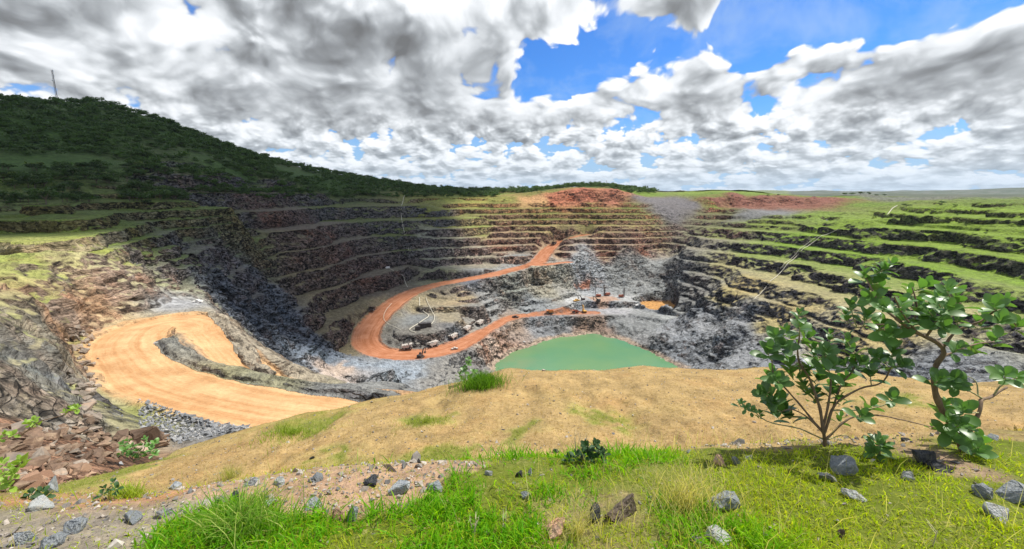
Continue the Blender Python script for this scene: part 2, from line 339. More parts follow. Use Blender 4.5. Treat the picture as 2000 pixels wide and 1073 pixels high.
# far wall
for x in (-20, 60, 140, 200):
    aw(x, 652, 1, 1, (.19, .095, .065), (.27, .19, .12), 1); aw(x, 675, 1, 1, (.17, .095, .07), (.26, .18, .11), 1); aw(x, 700, 1, 1, (.24, .145, .09), (.24, .19, .08), 1)
    aw(x, 722, 1, 1, (.25, .16, .08), OLIVE, .8); aw(x, 745, 1, 1, (.31, .18, .08), OLIVE, .8); aw(x, 762, 1, 1, (.33, .17, .08), OLIVE, .8)
for x, c in ((40, (.42, .24, .11)), (80, (.36, .13, .07)), (130, (.33, .12, .07)), (185, (.30, .12, .07))): aw(x, 786, .1, 1, c, c, 1); aw(x, 796, .0, 1, c, c, 1); aw(x, 808, .0, 1, c, c, 1); aw(x, 835, 0, 1, (.16, .13, .04), (.16, .15, .04), 1)
aw(130, 850, 0, 1, (.36,.14,.08), (.22, .15, .05), .8)
for x, y in ((250, 790), (290, 800), (260, 750), (300, 770)): aw(x, y, .15, 1, (.13, .12, .12), (.13, .12, .12), .4)
aw(-60, 780, .5, 1, (.36, .24, .09), (.22, .21, .05), .5); aw(-110, 800, .3, 1, (.3, .24, .07), (.2, .22, .05), .5); aw(-20, 800, .3, 1, (.3, .2, .07), (.17, .17, .04), .5)
aw(60, 900, 0, 0, DGRN, DGRN, .2); aw(150, 920, 0, 0, DGRN, DGRN, .2); aw(-50, 900, 0, 0, GREEN, GREEN, .2); aw(260, 900, 0, 0, GREEN, GREEN, .2); aw(500, 900, 0, 0, GREEN, GREEN, .2)
[aw(x, y, 0, 0, (.20, .075, .05), (.19, .08, .055), .8) for x in (355, 400, 440, 490, 530) for y in (762, 774)]; [aw(x, 792, 0, 0, (.25, .09, .05), (.12, .15, .03), .5) for x in (355, 430, 530)]; [aw(x, 1040, 0, 0, (.08, .085, .07), (.09, .095, .07), .5) for x in (380, 470, 560)]; [aw(x, 830, 0, 0, GREEN, GREEN, .3) for x in (370, 430, 490, 540, 600)]; aw(350, 760, .3, 1, (.3, .12, .06), GREEN, .8); aw(340, 720, .8, 1, (.2, .12, .08), (.12, .12, .05), 1)
# left-centre wall
for px in (560, 640, 700, 780):
    ap(px, 400, -16, .9, 0, (.11, .105, .10), (.10, .12, .04), .9); ap(px, 440, -42, 1, 0, (.135, .11, .10), (.13, .115, .085), 1); ap(px, 480, -62, 1, 0, (.15, .105, .09), (.13, .11, .08), 1); ap(px, 515, -80, 1, 0, (.15, .10, .08), (.12, .10, .075), 1)
ap(850, 400, -18, 1, 0, (.12, .12, .12), OLIVE, 1); ap(850, 440, -45, 1, 0, (.14, .125, .12), (.2, .2, .15), 1); ap(850, 480, -68, 1, 0, (.13, .11, .10), (.2, .2, .12), 1)
ap(940, 400, -18, 1, 0, (.24, .19, .09), (.2, .22, .06), .8); ap(940, 430, -38, 1, 0, (.24, .17, .14), (.25, .22, .16), 1); ap(940, 470, -65, 1, 0, (.17, .14, .13), (.22, .2, .15), 1); ap(940, 500, -82, 1, 0, (.13, .11, .10), ASH, 1)
ap(1010, 480, -75, 1, 0, (.32, .23, .18), ASH, 1); ap(1000, 500, -85, .6, 0, (.25, .18, .14), ASH, 1)
ap(920, 522, -92, 0, 0, (.12, .13, .15), (.12, .13, .15), .3); ap(850, 540, -100, .6, 0, (.13, .10, .085), (.15, .13, .10), .8)
for px, py, E in ((620, 560, -95), (660, 600, -110), (700, 560, -98), (740, 570, -108), (650, 650, -122)): ap(px, py, E, .9, 0, (.14, .105, .085), (.17, .14, .08), .9)
# left hill side
for px, py, E in ((0, 400, -6), (100, 400, -6), (200, 400, -7), (300, 395, -7), (400, 395, -8)): ap(px, py, E, .5, 2, (.12, .11, .04), (.085, .12, .025), .5)
for px, py, E in ((0, 440, -16), (120, 435, -14), (230, 430, -15)): ap(px, py, E, .9, 2, (.17, .15, .055), (.12, .16, .03), .6)
ap(330, 430, -20, .9, 2, (.14, .13, .07), (.09, .12, .03), .8); ap(420, 425, -24, 1, 0, (.12, .115, .11), (.10, .10, .05), 1)
ap(470, 400, -14, .8, 0, (.12, .115, .11), (.09, .12, .03), 1)
ap(0, 470, -20, .9, 2, (.36, .30, .16), (.26, .28, .07), .6); ap(120, 470, -20, .9, 2, (.34, .28, .16), (.24, .26, .06), .6)
ap(240, 470, -24, .9, 2, (.16, .14, .09), (.16, .20, .05), .7); ap(330, 470, -28, 1, 2, (.16, .14, .12), (.12, .15, .05), 1)
ap(400, 500, -42, .8, 0, (.15, .14, .14), (.14, .14, .10), 1); ap(450, 520, -54, .8, 0, (.12, .11, .115), (.13, .12, .10), 1); ap(300, 520, -38, .6, 0, (.19, .16, .14), (.18, .17, .12), 1)
ap(0, 510, -24, .3, 2, (.42, .27, .13), (.22, .25, .06), .8); ap(60, 520, -25, .2, 2, (.33, .27, .18), (.25, .26, .08), 1); ap(150, 520, -28, .2, 2, (.36, .27, .18), (.3, .27, .12), 1); ap(220, 540, -34, .2, 2, (.33, .25, .19), (.3, .27, .15), 1); ap(0, 545, -24, .1, 2, (.5, .27, .11), (.34, .25, .10), .9); ap(40, 560, -26, .1, 2, (.48, .27, .12), (.35, .26, .12), .9); ap(180, 590, -40, .1, 2, (.42, .26, .15), (.36, .26, .15), 1); ap(60, 640, -29, 0, 2, (.36, .27, .17), (.33, .27, .16), .9); ap(190, 640, -44, 0, 2, (.40, .25, .15), (.36, .25, .16), 1)
ap(120, 600, -35, .1, 2, (.33, .25, .19), (.2, .22, .06), 1); ap(220, 590, -43, .1, 2, (.36, .25, .18), (.3, .24, .15), 1); ap(30, 600, -24, 0, 2, (.26, .24, .18), (.14, .19, .03), .6); ap(100, 650, -32, 0, 2, (.30, .27, .20), (.26, .25, .12), .8)
ap(60, 720, -30, 0, 2, (.25, .24, .20), (.27, .24, .15), .8); ap(130, 720, -37, 0, 2, (.24, .22, .18), (.28, .24, .16), 1); ap(180, 700, -42, 0, 2, (.30, .21, .14), (.3, .22, .14), 1); ap(60, 800, -29, 0, 2, (.26, .22, .17), (.26, .22, .15), .8)
ap(80, 860, -26, 0, 2, (.22, .12, .07), (.24, .13, .08), .5); ap(200, 860, -34, 0, 2, (.25, .15, .09), (.26, .17, .1), .5); ap(230, 790, -46, 0, 2, GREY, (.22, .23, .07), .4); ap(330, 820, -45, 0, 2, GREY, (.15, .15, .14), .5); ap(250, 830, -45, 0, 2, GREY, (.2, .2, .06), .4); ap(400, 840, -44, 0, 2, GREY, (.14, .14, .14), .5)
ap(500, 740, -47, 0, 2, ASH, (.2, .19, .12), .4); ap(350, 680, -48, 0, 2, ASH, (.17, .165, .14), .4); ap(350, 598, -50, 0, 2, ASH, (.26, .26, .26), .2); ap(430, 640, -50, 0, 2, BEIGE, (.27, .23, .17), .5); ap(470, 680, -52, 0, 2, BEIGE, (.27, .23, .17), .5)
# dark cliff and muck slope
for px, py, E in ((450, 590, -66), (480, 620, -80), (500, 580, -75), (540, 600, -90), (520, 660, -98), (570, 640, -105)): ap(px, py, E, .25, 0, (.10, .112, .13), (.12, .13, .145), 1)
for px, py, E in ((590, 700, -118), (640, 700, -126), (700, 720, -134), (780, 720, -139)): ap(px, py, E, 0, 0, (.20, .235, .26), (.22, .25, .28), .5)
ap(660, 722, -129, 0, 0, (.38, .30, .24), (.38, .30, .24), .3); ap(850, 730, -146, 0, 0, (.16, .16, .16), (.2, .19, .17), .8); ap(930, 700, -157, .2, 0, PINK, (.3, .25, .2), .8); ap(910, 710, -152, .2, 0, (.17, .16, .15), (.17, .16, .15), .8)
# inside the loop
ap(820, 625, -130, 0, 0, (.14, .14, .14), (.15, .155, .15), .2); ap(880, 620, -130, 0, 0, (.24, .19, .11), (.22, .19, .13), .2); ap(900, 590, -123, .7, 2, (.17, .13, .11), (.28, .22, .13), .5); ap(830, 585, -122, .7, 2, (.15, .125, .11), (.24, .2, .12), .6); ap(800, 665, -137, 0, 2, (.12, .11, .10), (.15, .14, .12), .8); ap(900, 655, -138, 0, 2, (.11, .115, .12), (.13, .13, .13), .9)
ap(930, 620, -136, .4, 2, (.19, .16, .14), (.2, .19, .17), .9); ap(970, 590, -128, .5, 2, (.18, .18, .175), (.22, .22, .21), 1); ap(1040, 590, -136, .4, 2, (.17, .185, .19), (.22, .23, .23), 1); ap(1000, 560, -118, .4, 2, (.19, .185, .16), (.21, .22, .19), 1); ap(1060, 550, -116, .3, 2, (.31, .28, .21), (.28, .26, .2), 1); ap(1090, 530, -106, .3, 2, (.25, .24, .2), (.24, .23, .2), .9)
# dump and platforms
for px, py, E in ((1150, 530, -112), (1160, 560, -130)): ap(px, py, E, 0, 0, (.27, .28, .285), (.28, .29, .295), .5)
for px, py, E in ((1190, 520, -105), (1220, 530, -112), (1220, 560, -130), (1290, 530, -113), (1290, 565, -130), (1260, 515, -103)): ap(px, py, E, 0, 0, (.21, .215, .205), (.22, .225, .215), .5)
[ap(px, py, E, 0, 0, (.27, .28, .285), (.28, .29, .295), .5) for px, py, E in ((1135, 520, -103), (1150, 545, -120), (1165, 515, -101), (1170, 572, -135))]; ap(1230, 586, -139, 0, 0, (.26, .27, .26), (.34, .34, .33), .2); ap(1130, 586, -138, 0, 0, (.26, .27, .26), (.33, .33, .32), .2); 
ap(1200, 608, -146, 0, 0, (.22, .22, .23), (.27, .265, .27), .2); ap(1300, 622, -147, 0, 0, (.22, .23, .22), (.25, .26, .25), .25); ap(1150, 600, -143, 0, 0, (.18, .19, .2), (.2, .2, .21), .4)
ap(1285, 597, -146, 0, 0, (.2, .2, .2), (.24, .24, .23), .3)
[ap(px, py, E, 0, 0, (.22, .225, .23), (.24, .245, .25), .48) for px, py, E in ((1400, 660, -139), (1470, 680, -132), (1360, 640, -143), (1430, 650, -134), (1520, 700, -131), (1440, 690, -137), (1330, 635, -146))]; ap(1330, 690, -158, .0, 0, (.12, .12, .125), (.21, .22, .23), .6); ap(1400, 710, -150, .2, 0, (.10, .10, .105), (.18, .19, .2), 1)
ap(1600, 735, -131, 0, 0, (.2, .21, .22), (.26, .28, .3), .15); ap(1750, 750, -112, 0, 0, (.17, .18, .19), (.18, .19, .2), .5)
# above the lake
for px, c in ((1000, (.25, .18, .13)), (1050, (.18, .185, .19)), (1090, (.18, .18, .18)), (1130, (.24, .17, .13)), (1170, (.24, .17, .13)), (1210, (.18, .185, .18)), (1270, (.18, .185, .18))): ap(px, 636, -155, 0, 0, c, c, .35)
ap(975, 665, -153, 0, 0, (.26, .16, .11), (.3, .2, .15), 1); ap(960, 690, -159, 0, 0, (.38, .28, .22), (.38, .28, .22), .6)
# right wall
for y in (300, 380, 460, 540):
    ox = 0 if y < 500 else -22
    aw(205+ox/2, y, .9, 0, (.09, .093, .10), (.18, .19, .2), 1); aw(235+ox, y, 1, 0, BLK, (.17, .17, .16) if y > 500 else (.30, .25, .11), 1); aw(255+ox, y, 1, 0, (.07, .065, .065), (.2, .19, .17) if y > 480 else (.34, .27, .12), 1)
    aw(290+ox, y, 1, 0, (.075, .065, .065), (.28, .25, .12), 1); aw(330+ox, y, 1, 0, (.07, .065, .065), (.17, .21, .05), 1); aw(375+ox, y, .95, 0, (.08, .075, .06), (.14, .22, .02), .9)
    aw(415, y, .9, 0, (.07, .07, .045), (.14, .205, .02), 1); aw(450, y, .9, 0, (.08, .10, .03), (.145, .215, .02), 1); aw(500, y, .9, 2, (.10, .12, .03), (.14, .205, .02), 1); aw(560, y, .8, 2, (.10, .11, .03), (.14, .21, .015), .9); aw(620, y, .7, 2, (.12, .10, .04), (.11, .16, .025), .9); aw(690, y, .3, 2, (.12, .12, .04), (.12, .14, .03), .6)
aw(225, 620, 1, 0, (.10, .10, .10), (.17, .17, .16), 1); aw(270, 625, 1, 0, (.09, .085, .085), (.2, .18, .13), 1); aw(310, 640, 1, 0, (.15, .10, .085), (.16, .17, .06), 1); aw(370, 640, .7, 2, (.12, .12, .05), (.14, .18, .03), .8); aw(440, 640, .7, 2, (.12, .13, .04), (.14, .2, .03), .7); aw(370, 690, .3, 1, (.13, .13, .13), (.13, .13, .125), .4); aw(410, 700, .2, 1, (.15, .14, .14), (.14, .14, .14), .3)
[aw(x, y, 0, 2, (.12, .12, .11), (.125, .13, .10), .8) for x in (660, 760, 860, 960) for y in (740, 830, 950, 1050)]; [aw(x, 610, .6, 2, (.10, .09, .04), GREEN, .8) for x in (700, 800, 900)]; [aw(x, y, 0, 2, GREEN, (.14, .19, .03), .3) for x, y in ((380, 900), (480, 900), (580, 880), (440, 980), (560, 980), (660, 980))]; aw(560, 700, .2, 2, (.14, .12, .05), GREEN, .5); aw(900, 400, 0, 2, GREY, (.13, .14, .10), .5); aw(700, 850, 0, 2, GREEN, GREEN, .3); aw(750, 400, .2, 2, GREEN, GREEN, .5)
# the near wall (mostly out of sight) and hill
for x, y in ((0, 60), (60, 60), (0, 150), (100, 150), (60, 230), (-50, 200), (150, 250), (-40, 100), (200, 150)): aw(x, y, 0, 0, GREY, (.17, .17, .16), .7)
for x, y in ((-500, 500), (-700, 700), (-450, 650), (-300, 780), (-400, 400), (-350, 560), (-150, 860), (-900, 900), (-600, 350), (-330, 700)): aw(x, y, 0, 2, DGRN, DGRN, .15)
ap(0, 350, 0.01, 0, 2, BROWN, GREEN, .3) if False else aw(-370, 320, 0, 2, (.14, .10, .05), (.07, .10, .02), .3)
A = np.array(A)
def attrs(x, y):
    """blend of the place table, borders broken up by noise"""
    xw = x+fbm2(x, y, 40, 3, seed=1)*9+fbm2(x, y, 9, 3, seed=2)*2.5; yw = y+fbm2(x, y, 40, 3, seed=3)*9+fbm2(x, y, 9, 3, seed=4)*2.5
    out = np.zeros((x.size, A.shape[1]-2)); 
    for c in range(0, x.size, 20000):
        d2 = (xw[c:c+20000, None]-A[None, :, 0])**2+(yw[c:c+20000, None]-A[None, :, 1])**2
        w = 1/(d2+16)**2.2; w /= w.sum(1, keepdims=True)
        out[c:c+20000] = w@A[:, 2:]
    return out

PAINT = [([(1240, 594), (1262, 588), (1300, 586), (1322, 590), (1328, 604), (1310, 609), (1280, 606), (1255, 601)], -146, (.40, .21, .07), 2),
         ([(1130, 508), (1150, 508), (1182, 540), (1176, 575), (1160, 560), (1140, 530)], None, (.28, .29, .295), 3),
         ([(1150, 580), (1195, 578), (1205, 586), (1170, 590)], -138, (.33, .22, .16), 4),
         ([(1130, 554), (1148, 552), (1146, 560), (1126, 562)], None, (.30, .14, .09), 3),
         ([(650, 715), (670, 705), (680, 722), (655, 735)], None, (.42, .33, .26), 3)]
# ------------------------------------------------------------------ the pit surface on a polar sheet
NC, dk = (620, 1.9) if QUICK else (1150, 1.0)
AZ0, AZ1 = R(-66), R(64)
az = np.linspace(AZ0, AZ1, NC)
rr = [24.0]
while rr[-1] < 1080: rr.append(rr[-1]+max(.34, .0021*rr[-1])*dk)
rr = np.array(rr); NR = len(rr)
AZ, RR = np.meshgrid(az, rr, indexing='ij')
X = (RR*np.sin(AZ)).ravel(); Y = (RR*np.cos(AZ)).ravel()
print('grid', NC, NR, NC*NR)
_Gg = np.hypot(*np.gradient(_G, GS))
def terrace(h, L, w, seed, x, y):
    q = h/L; k = np.floor(q); f = q-k
    ww = np.clip(1-w*(1+1.2*sst(x, 150, 230)*(1-.5*sst(x, 380, 430)))*bil(_Gg, x, y)+.08*fbm2(x, y, 45, 2, seed=seed), .22, .93)
    g = np.clip((f-ww)/(1-ww), 0, 1); g = g**(.85)
    return L*(k+g*.95+.05*f), 1-sst(f, ww-.04, ww+.06)+sst(f, .985, 1.0)
at_ = None
def pit_height(x, y):
    """returns height, attribute table, road masks"""
    h0 = bil(_G, x, y)
    T = attrs(x, y)
    for pts, rv in (([(1118, 511, -99), (1200, 505, -97), (1322, 500, -97), (1318, 560, -125), (1300, 592, -140), (1150, 590, -138), (1120, 560, -128), (1095, 530, -108)], .55), ([(1330, 628, -146), (1460, 640, -131), (1620, 740, -131), (1440, 712, -139), (1380, 660, -142)], .5)):
        Pg = np.array([at(*p_)[:2] for p_ in pts]); w = 1-sst(poly_sd(Pg, x, y)+fbm2(x, y, 15, 3, seed=41)*4, -2, 2); T[:, 0] *= 1-w; T[:, 8] = lerp(T[:, 8], rv, w)
    terr, iv, rough = T[:, 0], T[:, 1], T[:, 8]
    rad = np.hypot(x, y); nearf = sst(rad, 40, 110)
    hn = h0+(fbm2(x, y, 70, 2, seed=5)*2.0+fbm2(x, y, 14, 3, seed=6)*.9)*rough*nearf*(.35+.65*terr)*(1+1.1*sst(x, 150, 300))
    terr = terr*np.where(x > 395, (.30+.9*sst(fbm2(x, y, 90, 3, seed=15), -.35, .35))*(1-.35*sst(x, 430, 500)), 1)
    if True: hn = hn+np.where(x > 380, np.abs(fbm2(x, y, 45, 4, seed=16))*4*rough, 0)
    (t13, b13), (t87, b87), (t65, b65) = terrace(hn, 13.0, .50, 8, x, y), terrace(hn, 26/3, .52, 9, x, y), terrace(hn, 6.5, .60, 10, x, y)
    t20, b20 = terrace(hn+3, 19.5, .66, 18, x, y); lf = sst(-x, 105, 150)*sst(y, 250, 300); t13 = lerp(t13, t20, lf); b13 = lerp(b13, b20, lf)
    w1 = sst(iv, .3, .7)*(1-sst(iv, 1.3, 1.7)); w2 = sst(iv, 1.3, 1.7); w0 = 1-w1-w2
    zt = w0*t13+w1*t87+w2*t65
    z = lerp(hn, zt, sst(terr, .1, .75)); bench = (w0*b13+w1*b87+w2*b65)*sst(terr, .3, .8)
    # crags on unterraced rough ground
    crag = np.abs(fbm2(x, y, 22, 4, .6, seed=11))*rough
    z = z+fbm2(x, y, 9, 4, .6, seed=44)*1.3*(rough < .62)*(h0 < -85)*(1-sst(terr, .1, .5))
    z = z+crag*(1-sst(terr, .1, .75))*(3.0+9*np.exp(-((x+180)**2+(y-290)**2)/60**2))*nearf - .6*rough*(1-terr)
    ang = T[:, 8]
    # flats
    fm = np.zeros(x.shape)
    for k, (Pg, E) in enumerate(FLATS):
        m = (x > Pg[:, 0].min()-25) & (x < Pg[:, 0].max()+25) & (y > Pg[:, 1].min()-25) & (y < Pg[:, 1].max()+25)
        if not m.any(): continue
        sd = poly_sd(Pg, x[m], y[m])+fbm2(x[m], y[m], 12, 3, seed=20+k)*3
        w = 1-sst(sd, 0, 7)
        z[m] = lerp(z[m], E+fbm2(x[m], y[m], 8, 3, seed=12)*.3, w)
        fm[m] = np.maximum(fm[m], w)
    # roads
    dust = np.zeros(x.shape); road = np.zeros(x.shape); arc = np.zeros(x.shape); off = np.zeros(x.shape)
    for P, hw, fth, amt, bank in ((RED, 11.5, 13, 1, 0), (SPUR, 7, 8, .8, 0), (TRACK, 5, 8, .0, 0), (TAN, 9.8, 9, 1, 0)):
        D, H, L_, sgn = line_dist(P, x, y, hw+fth+12)
        if P is RED: D = D+5.5*sst(L_, LRED-235, LRED-150)+5.5*(1-sst(L_, 20, 110))+2.0*(1-sst(L_, 250, 400))
        if P is TAN: D = D+4.0*sst(L_, LTAN-6, LTAN+14)
        if P is RED: amt_v = 1-.45*sst(L_, LRED-160, LRED-60)
        else: amt_v = 1.0
        Dn = D+fbm2(x, y, 14, 4, .6, seed=30)*1.3
        w = 1-sst(D, hw+1.0, hw+1.0+fth)
        z = lerp(z, H+fbm2(x, y, 10, 3, seed=13)*.12, w)
        # small windrow at the rim of the road
        z = z+np.exp(-((Dn-hw-1.5)/1.3)**2)*1.0
        dd = (1-sst(Dn, hw-1.2, hw+.4))*amt*amt_v
        dust = np.maximum(dust, np.maximum(dd, (.55*(1-sst(Dn, hw, hw+7)))*amt))
        m = dd > .5
        road[m] = 1 if P is not TAN else 2
        if amt == 0: road[D < 4] = 3
        off = np.where(D < hw+14, D*sgn, off); arc = np.where(D < hw+14, L_, arc)
    for P, hw, hgt in ((BERM, 2.1, 2.6), (EDGE, 1.8, 1.6)):
        D, H, _, _ = line_dist(P, x, y, 16)
        Dn = D+fbm2(x, y, 7, 3, seed=31)*.8
        bump = np.maximum(0, 1-np.maximum(Dn-.8, 0)/(hw*1.7))
        z = np.maximum(z, np.where(D < 15, H-4.0+2.9*bump*(1+.35*fbm2(x, y, 9, 3, seed=45))-np.maximum(0, D-3.2)*1.1, -1e3))
        k = (Dn < hw*1.3); dust[k] *= .1; road[k] = 0
    return z, T, dust, road, off, arc, fm, bench
Z, T, dust, road, off, arc, fm, bench = pit_height(X, Y)
Zg = Z.reshape(NC, NR)
def hit(px, py):
    """first point of the pit surface on a sight line"""
    x, y, s = ray(px, py); a = math.atan2(x, y); rh = math.hypot(x, y); s /= rh
    c = (a-AZ0)/(AZ1-AZ0)*(NC-1); c0 = int(c); f = c-c0
    col = Zg[c0]*(1-f)+Zg[c0+1]*f
    k = int(np.argmax(col[2:] >= s*rr[2:]))+2
    if k <= 2: k = NR-1
    a0 = col[k-1]-s*rr[k-1]; b0 = col[k]-s*rr[k]; t = np.clip(-a0/(b0-a0+1e-9), 0, 1); r = rr[k-1]+(rr[k]-rr[k-1])*t
    return Vector((math.sin(a)*r, math.cos(a)*r, col[k-1]+(col[k]-col[k-1])*t))
def ground(x, y):
    a = math.atan2(x, y); r = math.hypot(x, y)
    c = (a-AZ0)/(AZ1-AZ0)*(NC-1); c0 = int(c); f = c-c0
    k = int(np.searchsorted(rr, r))-1; g = (r-rr[k])/(rr[k+1]-rr[k])
    return float((Zg[c0, k]*(1-f)+Zg[c0+1, k]*f)*(1-g)+(Zg[c0, k+1]*(1-f)+Zg[c0+1, k+1]*f)*g)
def ground_v(x, y):
    a = np.arctan2(x, y); r = np.hypot(x, y)
    c = np.clip((a-AZ0)/(AZ1-AZ0)*(NC-1), 0, NC-1.001); c0 = c.astype(int); f = c-c0
    k = np.clip(np.searchsorted(rr, r)-1, 0, NR-2); g = np.clip((r-rr[k])/(rr[k+1]-rr[k]), 0, 1)
    return (Zg[c0, k]*(1-f)+Zg[c0+1, k]*f)*(1-g)+(Zg[c0, k+1]*(1-f)+Zg[c0+1, k+1]*f)*g
for pts, E, c, fe in PAINT:
    Pg = np.array([(at(a, b, E)[:2] if E is not None else tuple(hit(a, b))[:2]) for a, b in pts])
    m = (X > Pg[:, 0].min()-30) & (X < Pg[:, 0].max()+30) & (Y > Pg[:, 1].min()-30) & (Y < Pg[:, 1].max()+30)
    w = (fm[m] > .5 if E == -146 else 1)*1-sst(poly_sd(Pg, X[m], Y[m])+fbm2(X[m], Y[m], 12, 4, seed=40)*fe*1.5, -fe*.3, fe); w = np.clip(w, 0, 1)
    if E == -146: w = w*(np.abs(Z[m]+146.2) < 1.0)
    T[m, 8] *= (1-.25*w)
    T[m, 2:5] = T[m, 2:5]*(1-w[:, None])+np.array(c)*w[:, None]; T[m, 5:8] = T[m, 5:8]*(1-w[:, None])+np.array(c)*w[:, None]
# rock relief: push steep faces in and out so that they are not a smooth sheet
wsh = ((1-sst(Z+fbm2(X, Y, 10, 3, seed=43)*.8, -163.9, -161.8))*(X > -60)*(Y > 330))[:, None]
T[:, 2:5] = T[:, 2:5]*(1-wsh)+np.array((.30, .225, .165))*wsh; T[:, 5:8] = T[:, 5:8]*(1-wsh)+np.array((.30, .23, .17))*wsh
gx = np.gradient(Zg, axis=1)/np.gradient(rr)[None, :]
gt = np.gradient(Zg, axis=0)/(RR*(az[1]-az[0]))
slope = np.hypot(gx, gt).ravel()
steep = sst(slope, .45, 1.3)
nx_ = (-(gx*np.sin(AZ)+gt*np.cos(AZ))).ravel(); ny_ = (-(gx*np.cos(AZ)-gt*np.sin(AZ))).ravel()
nl = np.sqrt(nx_**2+ny_**2+.15)
rough = T[:, 8]; rad = RR.ravel()
def relief(w):
    a = n3(X/w+3.1, Y/w, Z/(w*.6))-.5
    b = n3((X+Z*.6)/(w*.45), Y/(w*.45)+5.5, (Z-X*.3)/(w*.3))-.5
    c = n3(X/(w*.2), Y/(w*.2), Z/(w*.16))-.5
    return a*1.0+np.abs(b)*-.9+.2+c*.35
amp = np.clip(rad*.010, .5, 3.4)
def blocks(w, h, seed):
    u = X*.82+Y*.57+fbm2(X, Y, 30, 2, seed=seed)*6; v = -X*.57+Y*.82+Z*.35
    a = _T3[(np.floor(u/w+seed).astype(int)) & 63, (np.floor(v/w).astype(int)) & 63, (np.floor((Z+u*.25)/h).astype(int)) & 63]
    return a-.5
blk = (blocks(7.0, 5.0, 1)*1.0+blocks(3.1, 2.4, 2)*.6+blocks(13, 8, 3)*1.0)*np.clip(rad*.005, .25, 1.5)
d = blk*(.9-.45*sst(-X, 50, 90)*(1-sst(Y, 190, 260)))*steep*rough*(1-np.clip(dust, 0, 1))*(1-bench)+relief(9.0)*amp*1.5*(.15+.85*steep)*rough*(1-np.clip(dust, 0, 1))*(1-.9*fm)*(1-.85*bench)
big = (n3(X/26, Y/26, Z/40)-.5)*5.0*steep*rough*(1-np.clip(dust, 0, 1))*sst(rad, 60, 200)
dd_ = d+big
PX = X+nx_/nl*dd_; PY = Y+ny_/nl*dd_; PZ = Z+dd_*.35+(n3(X/2.2, Y/2.2, Z/2.2)-.5)*.9*rough*(1-np.clip(dust, 0, 1))*(1-.8*fm)*(1-.75*bench)*np.clip(rad/200, .2, 1)

# ------------------------------------------------------------------ linking and tagging helpers
def link(o, parent=None):
    scene.collection.objects.link(o)
    if parent: o.parent = parent
    return o
def tag(o, label=None, cat=None, group=None, kind=None):
    if label: o['label'] = label
    if cat: o['category'] = cat
    if group: o['group'] = group
    if kind: o['kind'] = kind
    return o
def np_mesh(name, V, Fq, mat, attrs_=None, smooth=True, parent=None):
    """mesh from arrays; Fq (n,3) or (n,4); attrs_ {name: (N,) or (N,3)}"""
    me = bpy.data.meshes.new(name); V = np.asarray(V, np.float32); Fq = np.asarray(Fq, np.int32); k = Fq.shape[1]
    me.vertices.add(len(V)); me.vertices.foreach_set('co', V.ravel())
    me.loops.add(Fq.size); me.loops.foreach_set('vertex_index', Fq.ravel())
    me.polygons.add(len(Fq)); me.polygons.foreach_set('loop_start', np.arange(0, Fq.size, k, dtype=np.int32))
    me.polygons.foreach_set('loop_total', np.full(len(Fq), k, np.int32)) if bpy.app.version < (4, 1, 0) else None
    me.update(calc_edges=True)
    me.polygons.foreach_set('use_smooth', np.full(len(Fq), smooth, bool))
    for n, a in (attrs_ or {}).items():
        a = np.asarray(a, np.float32)
        if a.ndim == 1:
            at = me.attributes.new(n, 'FLOAT', 'POINT'); at.data.foreach_set('value', a)
        else:
            at = me.attributes.new(n, 'FLOAT_COLOR', 'POINT'); at.data.foreach_set('color', np.hstack([a, np.ones((len(a), 1), np.float32)]).ravel())
    me.materials.append(mat); o = bpy.data.objects.new(name, me); return link(o, parent)
def newmat(name):
    m = bpy.data.materials.new(name); m.use_nodes = True; t = NT(m.node_tree); b = t.n['Principled BSDF']; return m, t, b
def attr(t, name, out='Color'):
    n = t.new('ShaderNodeAttribute', attribute_name=name); return n.outputs[out]

